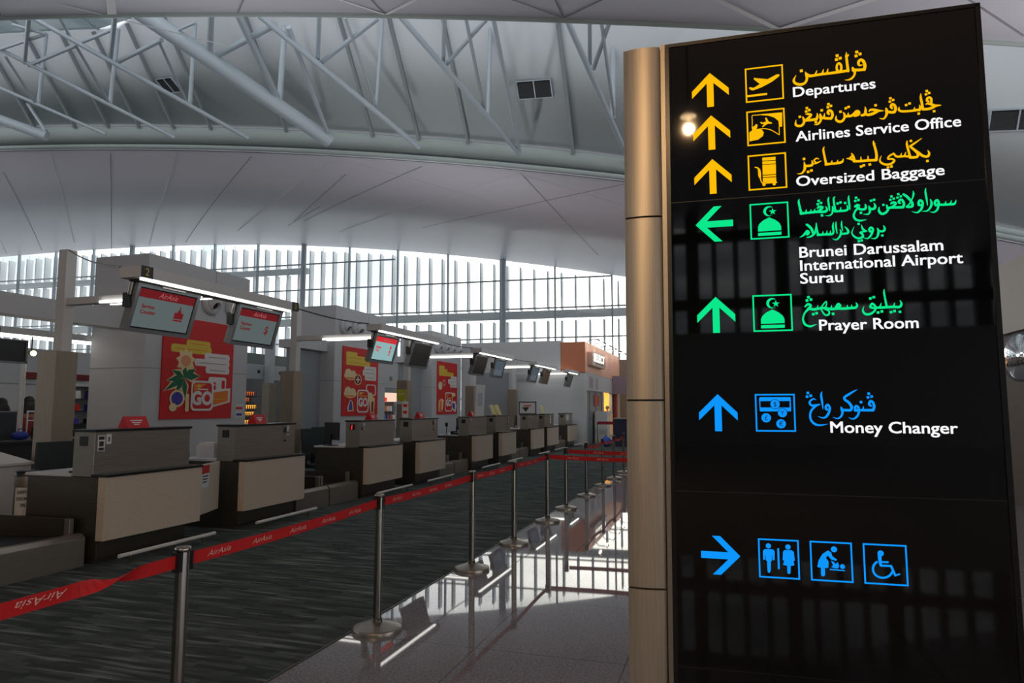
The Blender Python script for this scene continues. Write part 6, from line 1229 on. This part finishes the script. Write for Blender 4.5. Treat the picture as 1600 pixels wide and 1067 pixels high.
# back of the hall behind the shop
mb = MB(); mb.box((-9.5, 40, 0), (24, 40.3, 4.4), mat('brown end wall', srgb(150,130,112), .6)); mb.build('wall_rear', **ST)
mb = MB(); mb.box((-5.3, 39.9, 0), (-3.6, 40, 2.4), glow('doorway glow sheet', srgb(250,196,128), .9)); mb.box((-3.6, 39.85, 0), (-3.2, 40, 2.8), mat('timber', srgb(150,90,50), .5)); mb.box((-5.6, 39.85, 2.4), (-3.6, 40, 2.9), dark); mb.build('door_1', **ST)  # glowing sheet stands in for the light inside the doorway
def spk(mb): mb.ball((0,0,0), .22, dark, 12, (1,.4,1.2))
flat('wall_speaker', 'speaker', 'round dark speaker high on the brown wall beside the gold post', spk, (-4.95, 39.85, 3.55))
t = thing('information_desk', 'dark navy desk with a grey top, half behind the gold post', 'desk', (-4.5, 28.6, 0))
navy = mat('navy laminate', srgb(28,34,58), .5)
mb = MB(); mb.box((0, -.4, 0), (3.2, .4, 1.12), navy); mb.build('body', t)
mb = MB(); mb.box((-.05, -.45, 1.12), (3.25, .45, 1.17), M['plastic_grey']); mb.build('top', t)
def bb(mb): mb.ball((0,0,.2), .24, mat('royal blue', srgb(36,84,190), .5), 14, (.9,1,.9)); mb.path([(0,-.1,.38),(0,-.06,.47),(0,.06,.47),(0,.1,.38)], .012, dark)
flat('blue_bag', 'bag', 'blue bag on the floor beside the navy desk', bb, (-4.86, 28.3, .0))
mb = MB(); mb.box((-5.5, 30.05, .86), (-4.4, 30.056, .99), mat('dark red tape', srgb(150,30,50), .6)); o = mb.build('barrier_belt', loc=(-5.5, 30.05, .86)); o['label'] = 'short dark red belt before the shop, behind the navy desk'; o['category'] = 'belt'
dup(st0, 'stanchion by the white shop cabinet holding the short dark red belt', (-5.52, 30.1, 0)); dup(st0, 'stanchion behind the navy desk holding the short dark red belt', (-4.35, 30.1, 0))

# ------------------------------------------------------------------ right wall with its convex mirror
mb = MB(); mb.box((4.5, 6, 0), (5.0, 26, 2.82), mat('brown wall', srgb(128,114,104), .6)); mb.build('wall_right', **ST)
mb = MB(); mb.box((4.42, 6, 2.82), (8.0, 26, 3.96), mat('beige bulkhead', srgb(206,198,184), .5)); mb.build('bulkhead', **ST)
t = thing('convex_mirror', 'round convex mirror on the brown wall right of the black sign', 'mirror', (4.24, 12.12, 2.36), math.radians(197))
mb = MB(Matrix.Rotation(math.pi/2, 4, 'Y')); R = .355
mb.lathe([(max(1e-4, R*math.sin(math.radians(4*i))/math.sin(math.radians(48))), .02+(math.cos(math.radians(4*i))-math.cos(math.radians(48)))*.38) for i in range(13)], m=mat('mirror', (.9,.9,.9), .02, 1), n=40); mb.build('dome', t)
mb = MB(Matrix.Rotation(math.pi/2, 4, 'Y')); mb.lathe([(R-.01, .03), (R+.02, .03), (R+.02, -.01), (.001, -.01)], m=M['plastic_grey'], n=40); mb.build('rim', t)
mb = MB(); mb.tube((-.01, 0, 0), (-.25, -.04, 0), .02, dark, 8); mb.build('bracket', t)

# ------------------------------------------------------------------ behind the camera: the mirrored warm lamp, plus two added to gild the post
for k, (x, y, z, l) in enumerate(((.21, -5.4, 6.33, 'warm pendant lamp behind the camera, mirrored in the black sign'), (-1.3, -6.0, 5.4, 'added unseen lamp behind the camera that gilds the post, left of the mirrored one'), (-1.75, -9.5, 4.2, 'added unseen lamp behind the camera that gilds the post, lowest and farthest back'))):
    t = thing('pendant_lamp', l, 'lamp', (x, y, z))
    mb = MB(); mb.lathe([(.04, .10), (.13, .02), (.13, .0), (.12, .02)], m=M['plastic_grey'], n=24); mb.tube((0,0,.10), (0,0,zB(x)-z+1), .012, dark, 6); mb.build('shade', t)
    mb = MB(); mb.ball((0, 0, -.02), .038 if k == 0 else .12, glow('pendant bulb %d' % k, srgb(255,220,160), 20), 14); mb.build('bulb', t)
    d = bpy.data.lights.new('warm_lamp', 'POINT'); d.energy = (300, 140, 220)[k]; d.color = (1, .62, .30); d.shadow_soft_size = .06 if k == 0 else .14
    o = bpy.data.objects.new('warm_lamp', d); o.location = (x, y, z-.2); COL.objects.link(o)

# ------------------------------------------------------------------ added fill lights, out of view on the block roofs, to brighten the vault
for k, (x, y, z, e, l) in enumerate(((-12.2, 12.7, 4.83, 90, 'added unseen fill light on the roof of the block with the palm tree poster'), (-12.2, 19.9, 4.76, 85, 'added unseen fill light on the roof of the block with the cream cloud poster'), (-12.2, 27.2, 4.74, 50, 'added unseen fill light on the roof of the block with the farthest red poster'), (6.0, 15.0, 3.96, 80, 'added unseen fill light on the roof of the beige bulkhead'))):
    t = thing('fill_uplight', l, 'lamp', (x, y, z), group='added fill lights on the block roofs')
    mb = MB(); mb.box((-.3, -.3, 0), (.3, .3, .05), M['plastic_grey']); mb.build('housing', t)
    d = bpy.data.lights.new('fill_uplight', 'AREA'); d.energy = e; d.color = (.95, .98, 1); d.size = .55; d.spread = math.radians(150)
    o = bpy.data.objects.new('fill_uplight_beam', d); o.location = (x, y, z+.07); o.rotation_euler = (math.pi, 0, 0); COL.objects.link(o)
